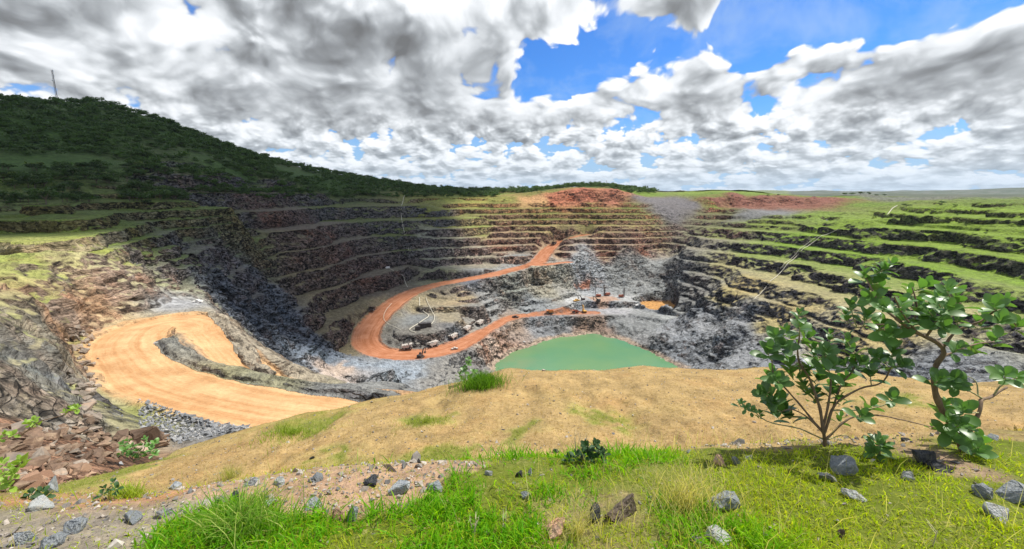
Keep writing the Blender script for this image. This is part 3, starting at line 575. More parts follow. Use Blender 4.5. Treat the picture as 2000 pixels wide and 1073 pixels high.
# ------------------------------------------------------------------ ground materials
def mat_terrain(name, kind='rock'):
    m, t, b = newmat(name)
    geo = t.new('ShaderNodeNewGeometry'); pos = geo.outputs['Position']
    nz = t.sep(geo.outputs['Normal'])[2]
    rock = attr(t, 'rock'); top = attr(t, 'top'); dust = attr(t, 'dust', 'Fac'); rough = attr(t, 'rough', 'Fac')
    # rock: strata, blocks, streaks
    tilt = t.vmath('ADD', pos, t.vmath('SCALE', t.noise(pos, .02, 3, out=1), scale=24.0))
    st = t.new('ShaderNodeMapping'); st.inputs['Rotation'].default_value = (R(35), R(25), 0); st.inputs['Scale'].default_value = (.35, .35, 1.4); t.l.new(tilt, st.inputs[0])
    n1 = t.noise(st.outputs[0], .18, 8, .65); n2_ = t.noise(pos, .05, 6, .6); n3_ = t.noise(pos, .9, 5, .7)
    vor = t.new('ShaderNodeTexVoronoi', feature='F1'); t.l.new(st.outputs[0], vor.inputs['Vector']); vor.inputs['Scale'].default_value = .95
    cellc = t.sep(vor.outputs['Color'])[0]
    v = t.math('ADD', t.math('MULTIPLY', n1, 1.1), t.math('MULTIPLY', n3_, .5)); v = t.math('ADD', v, t.math('MULTIPLY', t.math('MULTIPLY', t.math('SUBTRACT', cellc, .5), .42), attr(t, 'grain', 'Fac'))); vb = t.new('ShaderNodeTexVoronoi', feature='F1'); t.l.new(t.vmath('ADD', pos, t.vmath('SCALE', t.noise(pos, .3, 3, out=1), scale=2.5)), vb.inputs['Vector']); vb.inputs['Scale'].default_value = .55; cell2 = t.sep(vb.outputs['Color'])[0]; v = t.math('ADD', v, t.math('MULTIPLY', t.math('MULTIPLY', t.math('SUBTRACT', cell2, .32), .55), attr(t, 'grain', 'Fac')))
    f = t.mr(v, .66, 1.16, .16, 2.1)
    ck = t.new('ShaderNodeTexVoronoi', feature='DISTANCE_TO_EDGE'); t.l.new(t.vmath('ADD', st.outputs[0], t.vmath('SCALE', t.noise(pos, .25, 4, .6, out=1), scale=.9)), ck.inputs['Vector']); ck.inputs['Scale'].default_value = .55
    ckm = t.mr(ck.outputs[0], .0, .09, .32, 1.0); gq = t.mr(attr(t, 'grain', 'Fac'), .2, 1, .72, 0); ckm = t.math('ADD', t.math('MULTIPLY', ckm, t.math('SUBTRACT', 1.0, gq)), gq); f = t.math('MULTIPLY', f, ckm)
    seam = t.mr(t.noise(t.vmath('MULTIPLY', tilt, (.06, .06, .55)), 1.0, 5, .65), .56, .66, 1.0, .42); f = t.math('MULTIPLY', f, seam)
    col = t.mix(1.0, rock, t.comb(f, f, f), 'MULTIPLY')
    rust = t.mr(n2_, .52, .72, 0, .5); col = t.mix(rust, col, t.mix(1.0, col, (1.55, .92, .62), 'MULTIPLY'))
    cool = t.mr(t.noise(pos, .11, 5, .6), .5, .68, 0, .55); col = t.mix(cool, col, t.mix(1.0, col, (.78, .95, 1.12), 'MULTIPLY'))
    wht = t.mr(t.noise(st.outputs[0], .9, 4, .7), .66, .74, 0, .45); col = t.mix(t.math('MULTIPLY', wht, t.mr(rough, .35, .8)), col, (.42, .40, .36))
    # flat ground: bench tops, muck, grass
    g1 = t.noise(pos, .22, 5, .66); g2 = t.noise(pos, 2.2, 3, .6)
    gf = t.mr(t.math('ADD', t.math('ADD', g1, t.math('ADD', t.math('MULTIPLY', g2, .25), .175)), t.math('MULTIPLY', t.math('SUBTRACT', cell2, .5), .25)), .52, 1.02, .5, 1.5)
    tc = t.mix(1.0, top, t.comb(gf, gf, gf), 'MULTIPLY')
    tc = t.mix(t.mr(t.noise(pos, .07, 5, .65), .5, .66, 0, .6), tc, t.mix(.5, tc, rock))
    fl = t.mr(t.math('ADD', t.math('ADD', nz, t.math('MULTIPLY', attr(t, 'bench', 'Fac'), .35)), t.math('MULTIPLY', t.math('SUBTRACT', g1, .5), .5)), .66, .90, 0, 1, True)
    fl = t.math('MAXIMUM', fl, t.mr(rough, .10, .25, 1, 0))
    col = t.mix(fl, col, tc)
    # haul road dust, ochre, with darker and paler wheel streaks along the road
    off = attr(t, 'off', 'Fac'); arc = attr(t, 'arc', 'Fac')
    sv = t.vmath('ADD', t.comb(t.math('MULTIPLY', off, .42), t.math('MULTIPLY', arc, .014), 0), t.vmath('SCALE', t.noise(pos, .08, 3, .6, out=1), scale=.9))
    s1 = t.noise(sv, 1.3, 5, .65); s2 = t.noise(pos, .12, 4, .6)
    sand = attr(t, 'sand', 'Fac')
    c1 = t.mix(sand, (.36, .125, .046), (.46, .255, .11)); c2 = t.mix(sand, (.26, .095, .04), (.38, .20, .085)); c3 = t.mix(sand, (.40, .20, .12), (.54, .36, .19))
    dc = t.mix(t.mr(s1, .30, .66), c2, c1); dc = t.mix(t.mr(t.math('ADD', s1, t.math('MULTIPLY', s2, .5)), .60, 1.0, 0, .9), dc, c3)
    g3 = t.mr(t.math('ADD', t.noise(pos, 1.2, 6, .75), t.math('MULTIPLY', t.math('SUBTRACT', s2, .5), .9)), .25, .75, .86, 1.16); dc = t.mix(1.0, dc, t.comb(g3, g3, g3), 'MULTIPLY')
    dm = t.math('MULTIPLY', dust, 1.0)
    dm = t.mr(t.math('ADD', dm, t.math('MULTIPLY', t.math('SUBTRACT', g1, .5), .5)), .3, .62, 0, 1, True)
    col = t.mix(dm, col, dc)
    t.l.new(col, b.inputs['Base Color']); b.inputs['Roughness'].default_value = .92; b.inputs['Specular IOR Level'].default_value = .2
    # bump
    bh = t.math('ADD', t.math('MULTIPLY', n1, 2.6), t.math('MULTIPLY', n3_, .9)); bh = t.math('ADD', bh, t.math('MULTIPLY', t.math('MULTIPLY', cellc, .9), attr(t, 'grain', 'Fac'))); bh = t.math('ADD', bh, t.math('MULTIPLY', t.math('MULTIPLY', cell2, 1.0), attr(t, 'grain', 'Fac')))
    bh = t.math('ADD', bh, t.math('MULTIPLY', t.voro(st.outputs[0], .25), -2.0))
    bh = t.math('ADD', bh, t.math('MULTIPLY', ckm, .8))
    bh2 = t.math('ADD', t.math('MULTIPLY', g1, .9), t.math('MULTIPLY', g2, .35))
    bh = t.math('ADD', bh, t.math('MULTIPLY', ckm, .8))
    bh2 = t.math('ADD', bh2, t.math('MULTIPLY', t.voro(pos, .8), .5))
    mixh = t.new('ShaderNodeMix', data_type='FLOAT'); t.l.new(fl, mixh.inputs[0]); t.l.new(bh, mixh.inputs[2]); t.l.new(bh2, mixh.inputs[3])
    hh = t.math('MULTIPLY', mixh.outputs[0], t.mr(dm, 0, 1, 1, .12))
    hh = t.math('MULTIPLY', hh, t.mr(rough, .05, .45, .2, 1))
    bp = t.new('ShaderNodeBump'); bp.inputs['Strength'].default_value = 1.0; bp.inputs['Distance'].default_value = 1.6
    t.l.new(hh, bp.inputs['Height']); t.l.new(bp.outputs[0], b.inputs['Normal'])
    return m
M_TERR = mat_terrain('pit_rock')

V = np.stack([PX, PY, PZ], 1)
ii, jj = np.meshgrid(np.arange(NC-1), np.arange(NR-1), indexing='ij'); i0 = (ii*NR+jj).ravel()
FQ = np.stack([i0, i0+NR, i0+NR+1, i0+1], 1)     # seen from above: counter-clockwise
sand = (road == 2).astype(float)
sand = np.where((X < 0) & (Y < 240) & (np.abs(X) < 300), 1.0, 0.0)
ATT = {'rock': T[:, 2:5], 'top': T[:, 5:8], 'rough': rough, 'grain': 1-.8*sst(-X, 50, 90)*(1-sst(Y, 190, 260)), 'bench': bench, 'dust': dust, 'off': off, 'arc': arc, 'sand': sand}
# split the sheet: haul roads / hill / pit
fr = np.median(road[FQ], axis=1)
cx = X[FQ].mean(1); cy = Y[FQ].mean(1); cz = Z[FQ].mean(1)
hill_f = (cx < -60) & (cz > -4) & (fr == 0) & (np.hypot(cx, cy) > 250)
far_f = (cz > -16) & ~hill_f & (np.hypot(cx, cy) > 450)
sets = {'ochre_haul_road': fr == 2, 'red_haul_road': fr == 1, 'hill': hill_f, 'plain': far_f, }
rest = ~(sets['ochre_haul_road'] | sets['red_haul_road'] | hill_f | far_f); sets['pit_terrain'] = rest
for nm, msk in sets.items():
    f = FQ[msk]; u, inv = np.unique(f.ravel(), return_inverse=True)
    o = np_mesh(nm, V[u], inv.reshape(f.shape), M_TERR, {k: a[u] for k, a in ATT.items()})
    tag(o, {'ochre_haul_road': 'wide ochre dirt haul road bending in a hairpin on the left', 'red_haul_road': 'red dirt haul road looping down to the pit floor', 'hill': 'wooded hill rising on the left',
            'plain': 'flat grassy land beyond the pit rim', 'pit_terrain': 'stepped rock benches and slopes of the open pit'}[nm], kind='structure')

# the lake
def mat_water():
    m, t, b = newmat('lake_water'); pos = t.new('ShaderNodeNewGeometry').outputs['Position']
    n = t.noise(pos, .012, 3, .5)
    c = t.mix(t.mr(n, .35, .65), (.075, .20, .105), (.13, .225, .09)); x_, y_, _z = t.sep(pos)
    sh = t.math('ADD', t.mr(x_, 40, -15, 0, .8), t.mr(y_, 470, 505, 0, .5)); sh = t.math('MULTIPLY', sh, t.mr(t.noise(pos, .05, 4, .6), .3, .6)); c = t.mix(sh, c, (.17, .19, .09)); t.l.new(c, b.inputs['Base Color'])
    b.inputs['Roughness'].default_value = .07; b.inputs['IOR'].default_value = 1.33
    bp = t.new('ShaderNodeBump'); bp.inputs['Strength'].default_value = .25; bp.inputs['Distance'].default_value = .3
    t.l.new(t.noise(pos, 1.2, 4, .6), bp.inputs['Height']); t.l.new(bp.outputs[0], b.inputs['Normal'])
    return m
lw = np.array([(-45, 300), (210, 300), (210, 520), (-45, 520)], float)
o = np_mesh('water', np.c_[lw, np.full(4, LAKE_Z)], np.array([[0, 1, 2, 3]]), mat_water(), smooth=False); tag(o, 'still milky green lake at the bottom of the pit', kind='structure')
# far land to the horizon
def mat_farland():
    m, t, b = newmat('far_land'); pos = t.new('ShaderNodeNewGeometry').outputs['Position']
    c = t.mix(t.mr(t.noise(pos, .004, 6, .65), .42, .58), (.13, .17, .04), (.07, .10, .03)); c = t.mix(t.mr(t.noise(pos, .02, 5, .7), .5, .65), c, (.20, .17, .09)); px_, py_, pz_ = t.sep(pos); c = t.mix(t.mr(t.math('SUBTRACT', px_, t.math('MULTIPLY', py_, .62)), 0, 120, 0, 1), c, t.mix(t.mr(t.noise(pos, .006, 7, .75), .42, .6), (.045, .065, .03), (.12, .12, .095)))
    t.l.new(c, b.inputs['Base Color']); b.inputs['Roughness'].default_value = 1; b.inputs['Specular IOR Level'].default_value = .1; return m
def far_z(x, y):
    r = np.hypot(x, y); a = np.arctan2(x, y)
    z = -14+fbm2(x, y, 900, 4, seed=50)*10*sst(r, 1000, 2500)
    z = z+sst(r, 4500, 8000)*np.clip(10+90*fbm2(x, y, 2600, 4, seed=51), 0, 200)*sst(a, R(12), R(30))
    return z
fa = np.linspace(R(-75), R(75), 260); fr_ = 1050*np.exp(np.linspace(0, math.log(40000/1050), 150))
FA, FR = np.meshgrid(fa, fr_, indexing='ij'); fx, fy = (FR*np.sin(FA)).ravel(), (FR*np.cos(FA)).ravel()
fz = far_z(fx, fy); edge_z = np.interp(fa, az, Zg[:, -1]); wz = sst(FR.ravel(), 1050, 1500)
fz = lerp(np.repeat(edge_z, len(fr_))-.5, fz, wz)
i_, j_ = np.meshgrid(np.arange(len(fa)-1), np.arange(len(fr_)-1), indexing='ij'); q0 = (i_*len(fr_)+j_).ravel()
o = np_mesh('plain', np.c_[fx, fy, fz], np.stack([q0, q0+len(fr_), q0+len(fr_)+1, q0+1], 1), mat_farland()); tag(o, 'distant green plain reaching to the horizon', kind='structure')

# ------------------------------------------------------------------ near ground: grassy mound, tan slope, lip above the pit
FP = [(0, 0, -1.62), (5, 0, -1.6), (-5, 0, -1.65), (0, -8, -1.1), (10, -8, -1.0), (-10, -8, -1.4), (12, 0, -1.8), (-12, 0, -2.6), (26, 0, -2.5), (0, -30, -1), (30, -30, -1), (-30, -30, -3), (60, 0, -8), (60, 30, -20), (-30, 0, -8), (-60, 0, -20), (-60, -30, -20), (60, -30, -6),
      (0, 1.8, -1.74), (2.5, 2.0, -1.74), (-2.5, 1.9, -1.80), (0, 3.0, -1.98), (1.6, 3.15, -1.98), (-1.5, 2.9, -2.02), (4.4, 3.5, -2.06), (3, 3.3, -2.0), (-3.8, 2.9, -2.2), (7, 3.9, -2.2), (-7, 2.6, -2.7), (5, 1.8, -1.75), (-5, 1.6, -2.0),
      (0, 4.4, -3.3), (3, 4.8, -3.2), (6, 5.4, -3.4), (-3, 4.2, -3.5), (-6, 4.2, -3.8), (-10, 4.2, -5.2),
      (0, 9, -6.7), (5, 9, -6.5), (11, 9.5, -6.4), (16, 10, -6.2), (-5, 8.6, -6.9), (-9.5, 7.2, -7.3), (22, 9, -6.0)]
TE = [(2300, 760, -8.5), (2000, 745, -9), (1700, 730, -9.3), (1500, 716, -9.5), (1250, 716, -9.5), (980, 722, -9.5), (850, 755, -9.8), (730, 777, -10), (600, 804, -10.2), (500, 829, -10.4), (400, 860, -10.6), (300, 888, -10.8), (200, 912, -10.5), (100, 940, -10), (0, 958, -9.2), (-150, 985, -8.8), (-400, 1010, -8.5)]
for px, py, E in TE:
    x, y, z = at(px, py, E); FP.append((x, y, z)); r = math.hypot(x, y)
    FP.append((x*.94, y*.94, z*.955))
    for k, dz in ((1.10, 2.2), (1.35, 7), (1.8, 18), (2.4, 32)):
        dz = dz if px > 250 else dz*.45
        FP.append((x*k, y*k, z-dz-(0 if k < 1.2 else .0)))
FP = np.array(FP)
def _fit(P, c, sc):
    n = len(P); D2 = ((P[:, None, :2]-P[None, :, :2])**2).sum(-1); Am = np.zeros((n+3, n+3)); Am[:n, :n] = np.sqrt(D2+c*c)-np.eye(n)*.02
    Am[:n, n] = 1; Am[:n, n+1:] = P[:, :2]/sc; Am[n, :n] = 1; Am[n+1:, :n] = (P[:, :2]/sc).T
    return np.linalg.solve(Am, np.r_[P[:, 2], 0, 0, 0])
_fw = _fit(FP, .7, 30)
def fg0(x, y):
    x = np.asarray(x, float); y = np.asarray(y, float); shp = x.shape; x = x.ravel(); y = y.ravel(); out = np.zeros(x.size); n = len(FP)
    for c in range(0, x.size, 40000):
        d2 = (x[c:c+40000, None]-FP[None, :, 0])**2+(y[c:c+40000, None]-FP[None, :, 1])**2
        out[c:c+40000] = np.sqrt(d2+.49)@_fw[:n]+_fw[n]+(x[c:c+40000]*_fw[n+1]+y[c:c+40000]*_fw[n+2])/30
    return out.reshape(shp)
def fg(x, y):
    r = np.hypot(x, y)
    z = fg0(x, y)-np.clip(fbm2(x*1.0, y*.45, 2.4, 4, .6, seed=66)-.25, 0, 1)*.35*sst(r, 7, 10)*(1-sst(r, 18, 22))+fbm2(x, y, 1.1, 3, seed=60)*.045+fbm2(x, y, .22, 3, seed=61)*.012*(1-sst(r, 5, 12))
    return z+(fbm2(x, y, 6, 4, seed=62)*.16+fbm2(x, y, 1.0, 3, seed=63)*.05)*sst(r, 5, 12)+np.abs(fbm2(x, y, 5, 4, seed=64))*-1.6*sst(r, 25, 34)-sst(r, 20.5, 26)*14*sst(-np.arctan2(x, y), R(40), R(46))
_fr = .3*np.exp(np.linspace(0, math.log(62/.3), 700 if not QUICK else 350))
def fhit(px, py):
    x, y, s = ray(px, py); a = math.atan2(x, y); s /= math.hypot(x, y)
    rs = .8*np.exp(np.linspace(0, math.log(60/.8), 900)); zz = fg(np.sin(a)*rs, np.cos(a)*rs)
    k = int(np.argmax(zz >= s*rs)) or len(rs)-1; r = rs[k]
    return Vector((math.sin(a)*r, math.cos(a)*r, float(zz[k])))
#  px, py -> soil colour, lush grass, short grass, straw
FT = []
def fp_(px, py, soil, lush, short, straw):
    p = fhit(px, py); FT.append((p.x, p.y, *soil, lush, short, straw))
SOILR = (.36, .19, .10); SOILT = (.305, .21, .092); SOILG = (.22, .19, .15); SOILD = (.15, .14, .04)
for px, py in ((100, 975), (200, 985), (330, 965)): fp_(px, py, SOILR, 0, .15, .1)
for px, py in ((450, 955), (560, 950), (700, 940), (800, 935), (900, 920), (620, 990), (700, 985), (800, 965)): fp_(px, py, (.34, .22, .14), 0, .12, .15)
for px, py in ((30, 1040), (130, 1040), (230, 1030), (250, 1060), (60, 1000), (330, 1000), (420, 985)): fp_(px, py, SOILG, .05, .15, .2)
for px, py in ((10, 985), (10, 1010)): fp_(px, py, SOILD, .2, .6, .1)
for px, py in ((330, 1060), (400, 1020), (450, 1060), (480, 1000), (550, 1050), (650, 1050), (750, 1030), (850, 1000), (900, 960), (950, 940), (1000, 980), (950, 1050), (1050, 1050), (1060, 940), (850, 1060), (1150, 930), (1200, 900), (1250, 930), (1300, 900)): fp_(px, py, SOILD, 1, .3, .12)
for px, py in ((1100, 1000), (1200, 1010), (1100, 1040), (1250, 1050), (1230, 990)): fp_(px, py, (.30, .2, .13), .45, .3, .5)
for px, py in ((1330, 960), (1350, 930), (1380, 1000), (1400, 890), (1340, 1020)): fp_(px, py, SOILD, .55, .3, 1.1)
for px, py in ((1450, 910), (1450, 960), (1550, 930), (1560, 980), (1700, 900), (1650, 960), (1750, 950), (1700, 1000), (1600, 1050), (1500, 1050), (1850, 1000), (1800, 1050), (1950, 1050), (1950, 950), (1900, 900), (1850, 940), (1980, 880)): fp_(px, py, SOILD, .8, .7, .25)
for px, py in ((1780, 890), (1810, 905), (1830, 920)): fp_(px, py, (.26, .18, .12), .05, .2, .2)
for px, py in ((1000, 800), (1200, 780), (1100, 850), (1400, 800), (900, 800), (750, 830), (1300, 740), (1100, 740), (1480, 740), (1000, 740), (1600, 800), (1800, 800), (1950, 830), (600, 870), (450, 880), (350, 900), (1700, 860), (1750, 770), (1950, 770), (1400, 850), (800, 860), (1200, 850), (500, 860)): fp_(px, py, SOILT, 0, .05, .35)
for px, py in ((570, 835), (610, 830), (590, 845), (830, 820), (1190, 830), (1010, 850), (880, 884), (200, 930), (250, 925), (1750, 782), (860, 893), (650, 895)): fp_(px, py, (.26, .24, .07), .0, .62, .3)
for px, py in ((520, 860), (560, 875), (480, 870), (660, 850), (700, 870), (780, 850), (600, 900), (500, 890), (400, 905), (330, 910), (300, 935), (700, 810), (780, 800), (950, 860), (1080, 810), (1270, 840), (1300, 870), (1840, 850), (1960, 860), (1990, 800), (1650, 770), (1700, 820), (1880, 770), (1450, 870), (1560, 850), (1100, 885), (960, 890), (1050, 870), (930, 830), (860, 840)): fp_(px, py, SOILT, 0, .05, .35)
FT.append((0, -6, *SOILD, .5, .5, .3)); FT.append((15, 0, *SOILD, .5, .5, .3)); FT.append((-15, 0, *SOILG, .2, .3, .3)); FT.append((0, 45, *SOILG, 0, 0, .1)); FT.append((-25, 30, *SOILG, 0, 0, .1)); FT.append((40, 30, *SOILG, 0, 0, .1))
FT = np.array(FT)
def fattr(x, y):
    out = np.zeros((x.size, 6)); r = np.hypot(x, y); sc = np.clip(r*.05, .12, 2)
    xw = x+fbm2(x, y, .7, 3, seed=70)*sc; yw = y+fbm2(x, y, .7, 3, seed=71)*sc
    lr = np.hypot(FT[:, 0], FT[:, 1])
    for c in range(0, x.size, 40000):
        d2 = ((xw[c:c+40000, None]-FT[None, :, 0])**2+(yw[c:c+40000, None]-FT[None, :, 1])**2)/(np.minimum(r[c:c+40000, None], 30)**2)
        w = 1/(d2+.0006)**2; w /= w.sum(1, keepdims=True); out[c:c+40000] = w@FT[:, 2:]
    return out
fine = np.linspace(R(-74), R(74), 760 if not QUICK else 380); coarse = np.linspace(R(74), R(286), 60)[1:-1]
faz = np.r_[fine, coarse]; NF = len(faz); NFR = len(_fr)
FAZ, FRR = np.meshgrid(faz, _fr, indexing='ij'); gx_, gy_ = (FRR*np.sin(FAZ)).ravel(), (FRR*np.cos(FAZ)).ravel(); gz_ = fg(gx_, gy_)
i_, j_ = np.meshgrid(np.arange(NF), np.arange(NFR-1), indexing='ij'); i2 = (i_+1) % NF
fq = np.stack([(i_*NFR+j_).ravel(), (i2*NFR+j_).ravel(), (i2*NFR+j_+1).ravel(), (i_*NFR+j_+1).ravel()], 1)
fat = fattr(gx_, gy_)
def mat_near():
    m, t, b = newmat('near_soil'); geo = t.new('ShaderNodeNewGeometry'); pos = geo.outputs['Position']
    soil = attr(t, 'soil'); gr = attr(t, 'green', 'Fac'); rad_ = t.vmath('LENGTH', pos)
    a = t.noise(pos, 1.1, 7, .68); c = t.noise(pos, 7.0, 6, .7); e = t.noise(pos, 45.0, 4, .7)
    f = t.mr(t.math('ADD', t.math('ADD', a, t.math('MULTIPLY', c, .8)), t.math('MULTIPLY', e, .5)), 0.78, 1.5, .45, 1.6)
    col = t.mix(1.0, soil, t.comb(f, f, f), 'MULTIPLY')
    gm = t.mr(t.math('ADD', gr, t.math('MULTIPLY', t.math('SUBTRACT', c, .5), 1.2)), .35, .75, 0, .8); col = t.mix(gm, col, (.10, .135, .008))
    sp_ = t.mr(t.voro(pos, 22.0), .18, .10, 0, .55); col = t.mix(t.math('MULTIPLY', sp_, t.mr(t.noise(pos, 2.5, 3), .45, .6)), col, (.28, .26, .23))
    # dead straw lying on the slope
    st = t.noise(t.vmath('MULTIPLY', pos, (9.0, 9.0, 30.0)), 1.0, 5, .75, dist=1.5)
    dk = t.mr(t.noise(pos, 3.2, 6, .75), .60, .72, 0, .45); col = t.mix(dk, col, t.mix(1.0, col, (.45, .42, .38), 'MULTIPLY')); red_ = t.mr(t.noise(pos, .35, 5, .7), .5, .66, 0, .28); col = t.mix(red_, col, t.mix(1.0, col, (1.12, .80, .62), 'MULTIPLY'))
    col = t.mix(t.mr(st, .55, .7, 0, .4), col, (.52, .42, .20))
    t.l.new(col, b.inputs['Base Color']); b.inputs['Roughness'].default_value = .95; b.inputs['Specular IOR Level'].default_value = .15
    h = t.math('ADD', t.math('MULTIPLY', c, .12), t.math('MULTIPLY', e, .02)); h = t.math('ADD', h, t.math('MULTIPLY', a, .3)); h = t.math('ADD', h, t.math('MULTIPLY', t.voro(pos, 22.0), -.02))
    bp = t.new('ShaderNodeBump'); bp.inputs['Strength'].default_value = .8; bp.inputs['Distance'].default_value = .5; t.l.new(h, bp.inputs['Height']); t.l.new(bp.outputs[0], b.inputs['Normal'])
    return m
o = np_mesh('ground', np.c_[gx_, gy_, gz_], fq, mat_near(), {'soil': fat[:, :3], 'green': np.clip(fat[:, 3]*.8+fat[:, 4], 0, 1)}); tag(o, 'near ground: grassy mound and straw coloured slope above the pit', kind='structure')

# ------------------------------------------------------------------ the cloud that shades the hill and the left wall (high above, outside the frame)
def cloud_shade():
    m, t, b = newmat('cloud_white'); b.inputs['Base Color'].default_value = (.9, .9, .92, 1); b.inputs['Roughness'].default_value = 1
    outline = [(hit(px, py)) for px, py in ((20, 462), (180, 458), (330, 478), (400, 540), (430, 575), (500, 640), (590, 672), (680, 640), (735, 600), (830, 545), (800, 505), (835, 450), (860, 410), (900, 392))]
    H = 4200.0
    P = [(p.x, p.y, p.z) for p in outline]+[(-60, 860, 0), (-60, 1150, 0), (-900, 1300, 50), (-1500, 700, 50), (-900, 200, 0), (-420, 120, -5)]
    Pg = np.array([(x+SUN_DIR.x/SUN_DIR.z*(H-z), y+SUN_DIR.y/SUN_DIR.z*(H-z)) for x, y, z in P])
    st = 16.0; x0, y0 = Pg.min(0)-60; x1, y1 = Pg.max(0)+60
    gx, gy = np.meshgrid(np.arange(x0, x1, st), np.arange(y0, y1, st), indexing='ij')
    sd = -poly_sd(Pg, gx.ravel(), gy.ravel())+fbm2(gx.ravel(), gy.ravel(), 150, 5, .6, seed=80)*50
    th = np.clip(sd, 0, None); thick = 18*np.sqrt(th+.01)*(1+.5*fbm2(gx.ravel(), gy.ravel(), 180, 4, seed=81)); base = fbm2(gx.ravel(), gy.ravel(), 120, 4, seed=82)*12
    n0, n1 = gx.shape; ok = (sd > 0).reshape(n0, n1); cell = ok[:-1, :-1] | ok[1:, :-1] | ok[:-1, 1:] | ok[1:, 1:]
    i, j = np.nonzero(cell); q = i*n1+j; f = np.stack([q, q+n1, q+n1+1, q+1], 1); N = n0*n1
    V = np.r_[np.c_[gx.ravel(), gy.ravel(), H+thick+2], np.c_[gx.ravel(), gy.ravel(), H-base-thick*.15]]
    F_ = np.r_[f, (f+N)[:, ::-1]]; u, inv = np.unique(F_.ravel(), return_inverse=True)
    o = np_mesh('cloud', V[u], inv.reshape(F_.shape), m); tag(o, 'broad white cumulus cloud high over the wooded hill, shading it', 'cloud')
cloud_shade()

# the air of the far distance
def haze():
    m = bpy.data.materials.new('haze_air'); m.use_nodes = True; t = NT(m.node_tree); t.n.clear(); o_ = t.new('ShaderNodeOutputMaterial'); v = t.new('ShaderNodeVolumePrincipled')
    v.inputs['Color'].default_value = (.72, .82, .93, 1); v.inputs['Density'].default_value = .00002; v.inputs['Anisotropy'].default_value = .2; t.l.new(v.outputs[0], o_.inputs['Volume'])
    x0, x1, y0, y1, z0, z1 = -15000, 15000, -400, 15000, -260, 420
    me = bpy.data.meshes.new('haze'); me.from_pydata([(x, y, z) for x in (x0, x1) for y in (y0, y1) for z in (z0, z1)], [], [(0, 1, 3, 2), (4, 6, 7, 5), (0, 4, 5, 1), (2, 3, 7, 6), (0, 2, 6, 4), (1, 5, 7, 3)]); me.materials.append(m)
    o = link(bpy.data.objects.new('haze', me)); tag(o, 'thin pale air in the far distance', 'haze', kind='stuff')
haze()
# ------------------------------------------------------------------ trees
def leafmat(name, col, trans=.25, var=.35, rough=.6, spec=.3):
    m, t, b = newmat(name); g = t.new('ShaderNodeNewGeometry'); oi = t.new('ShaderNodeObjectInfo')
    r = t.math('ADD', t.math('MULTIPLY', g.outputs['Random Per Island'], .4), t.math('MULTIPLY', t.math('ADD', oi.outputs['Random'], attr(t, 'tv', 'Fac')), .6)); r = t.math('MINIMUM', r, 1.0)
    c = t.mix(r, tuple(v*(1-var) for v in col), tuple(min(1, v*(1+var)*(1.1 if k == 0 else 1)) for k, v in enumerate(col)))
    t.l.new(c, b.inputs['Base Color']); b.inputs['Roughness'].default_value = rough; b.inputs['Specular IOR Level'].default_value = spec
    tr = t.new('ShaderNodeBsdfTranslucent'); t.l.new(t.mix(1.0, c, (1.3, 1.5, .6), 'MULTIPLY'), tr.inputs[0])
    mx = t.new('ShaderNodeMixShader'); mx.inputs[0].default_value = trans; t.l.new(b.outputs[0], mx.inputs[1]); t.l.new(tr.outputs[0], mx.inputs[2])
    t.l.new(mx.outputs[0], t.n['Material Output'].inputs[0]); return m
def barkmat(name, col):
    m, t, b = newmat(name); pos = t.new('ShaderNodeTexCoord').outputs['Object']
    n = t.noise(t.vmath('MULTIPLY', pos, (1, 1, .3)), 30, 5, .65); f = t.mr(n, .3, .7, .6, 1.4); t.l.new(t.mix(1.0, col, t.comb(f, f, f), 'MULTIPLY'), b.inputs['Base Color'])
    b.inputs['Roughness'].default_value = .85; bp = t.new('ShaderNodeBump'); bp.inputs['Strength'].default_value = .6; bp.inputs['Distance'].default_value = .01; t.l.new(n, bp.inputs['Height']); t.l.new(bp.outputs[0], b.inputs['Normal']); return m
M_CROWN = leafmat('tree_foliage', (.038, .074, .017), .3, .55); M_CROWN2 = leafmat('light_tree_foliage', (.085, .13, .03)); M_BARK = barkmat('tree_bark', (.12, .09, .065))
def crown_arrays(rng, n, R_, H, size, lobes=6):
    """leaf clumps through a crown of several lobes; base at z=0"""
    L = [(rng.normal(0, .42*R_), rng.normal(0, .42*R_), H*rng.uniform(.5, .85), R_*rng.uniform(.38, .62), H*rng.uniform(.13, .22)) for _ in range(lobes)]
    V = []; Fc = []
    for k in range(n):
        x, y, z, r, h = L[k % lobes]; d = rng.normal(size=3); d /= np.linalg.norm(d); q = rng.uniform(.55, 1.05)
        c = np.array([x+d[0]*r*q, y+d[1]*r*q, z+d[2]*h*q]); a = rng.normal(size=3); a /= np.linalg.norm(a); a[2] *= .6; b_ = np.cross(a, rng.normal(size=3)); b_ /= np.linalg.norm(b_)+1e-6
        s_ = size*rng.uniform(.6, 1.3); i = len(V); V += [c-a*s_, c-b_*s_*.6, c+a*s_, c+b_*s_*.6]; Fc.append((i, i+1, i+2, i+3))
    return np.array(V), np.array(Fc)
def tube_arrays(pts, rad, n=7):
    V = []; Fc = []; pts = [Vector(p) for p in pts]
    for k, p in enumerate(pts):
        d = (pts[min(k+1, len(pts)-1)]-pts[max(k-1, 0)]).normalized(); a = d.orthogonal().normalized() if k == 0 else (a-d*a.dot(d)).normalized(); b = d.cross(a)
        for i in range(n):
            g = 2*math.pi*i/n; V.append(p+(a*math.cos(g)+b*math.sin(g))*rad[k])
    for k in range(len(pts)-1):
        for i in range(n): Fc.append((k*n+i, k*n+(i+1) % n, (k+1)*n+(i+1) % n, (k+1)*n+i))
    c0 = len(V); V.append(pts[-1]+(pts[-1]-pts[-2]).normalized()*rad[-1]*.5)
    for i in range(n): Fc.append(((len(pts)-1)*n+i, (len(pts)-1)*n+(i+1) % n, c0, c0))
    return np.array([tuple(v) for v in V]), Fc
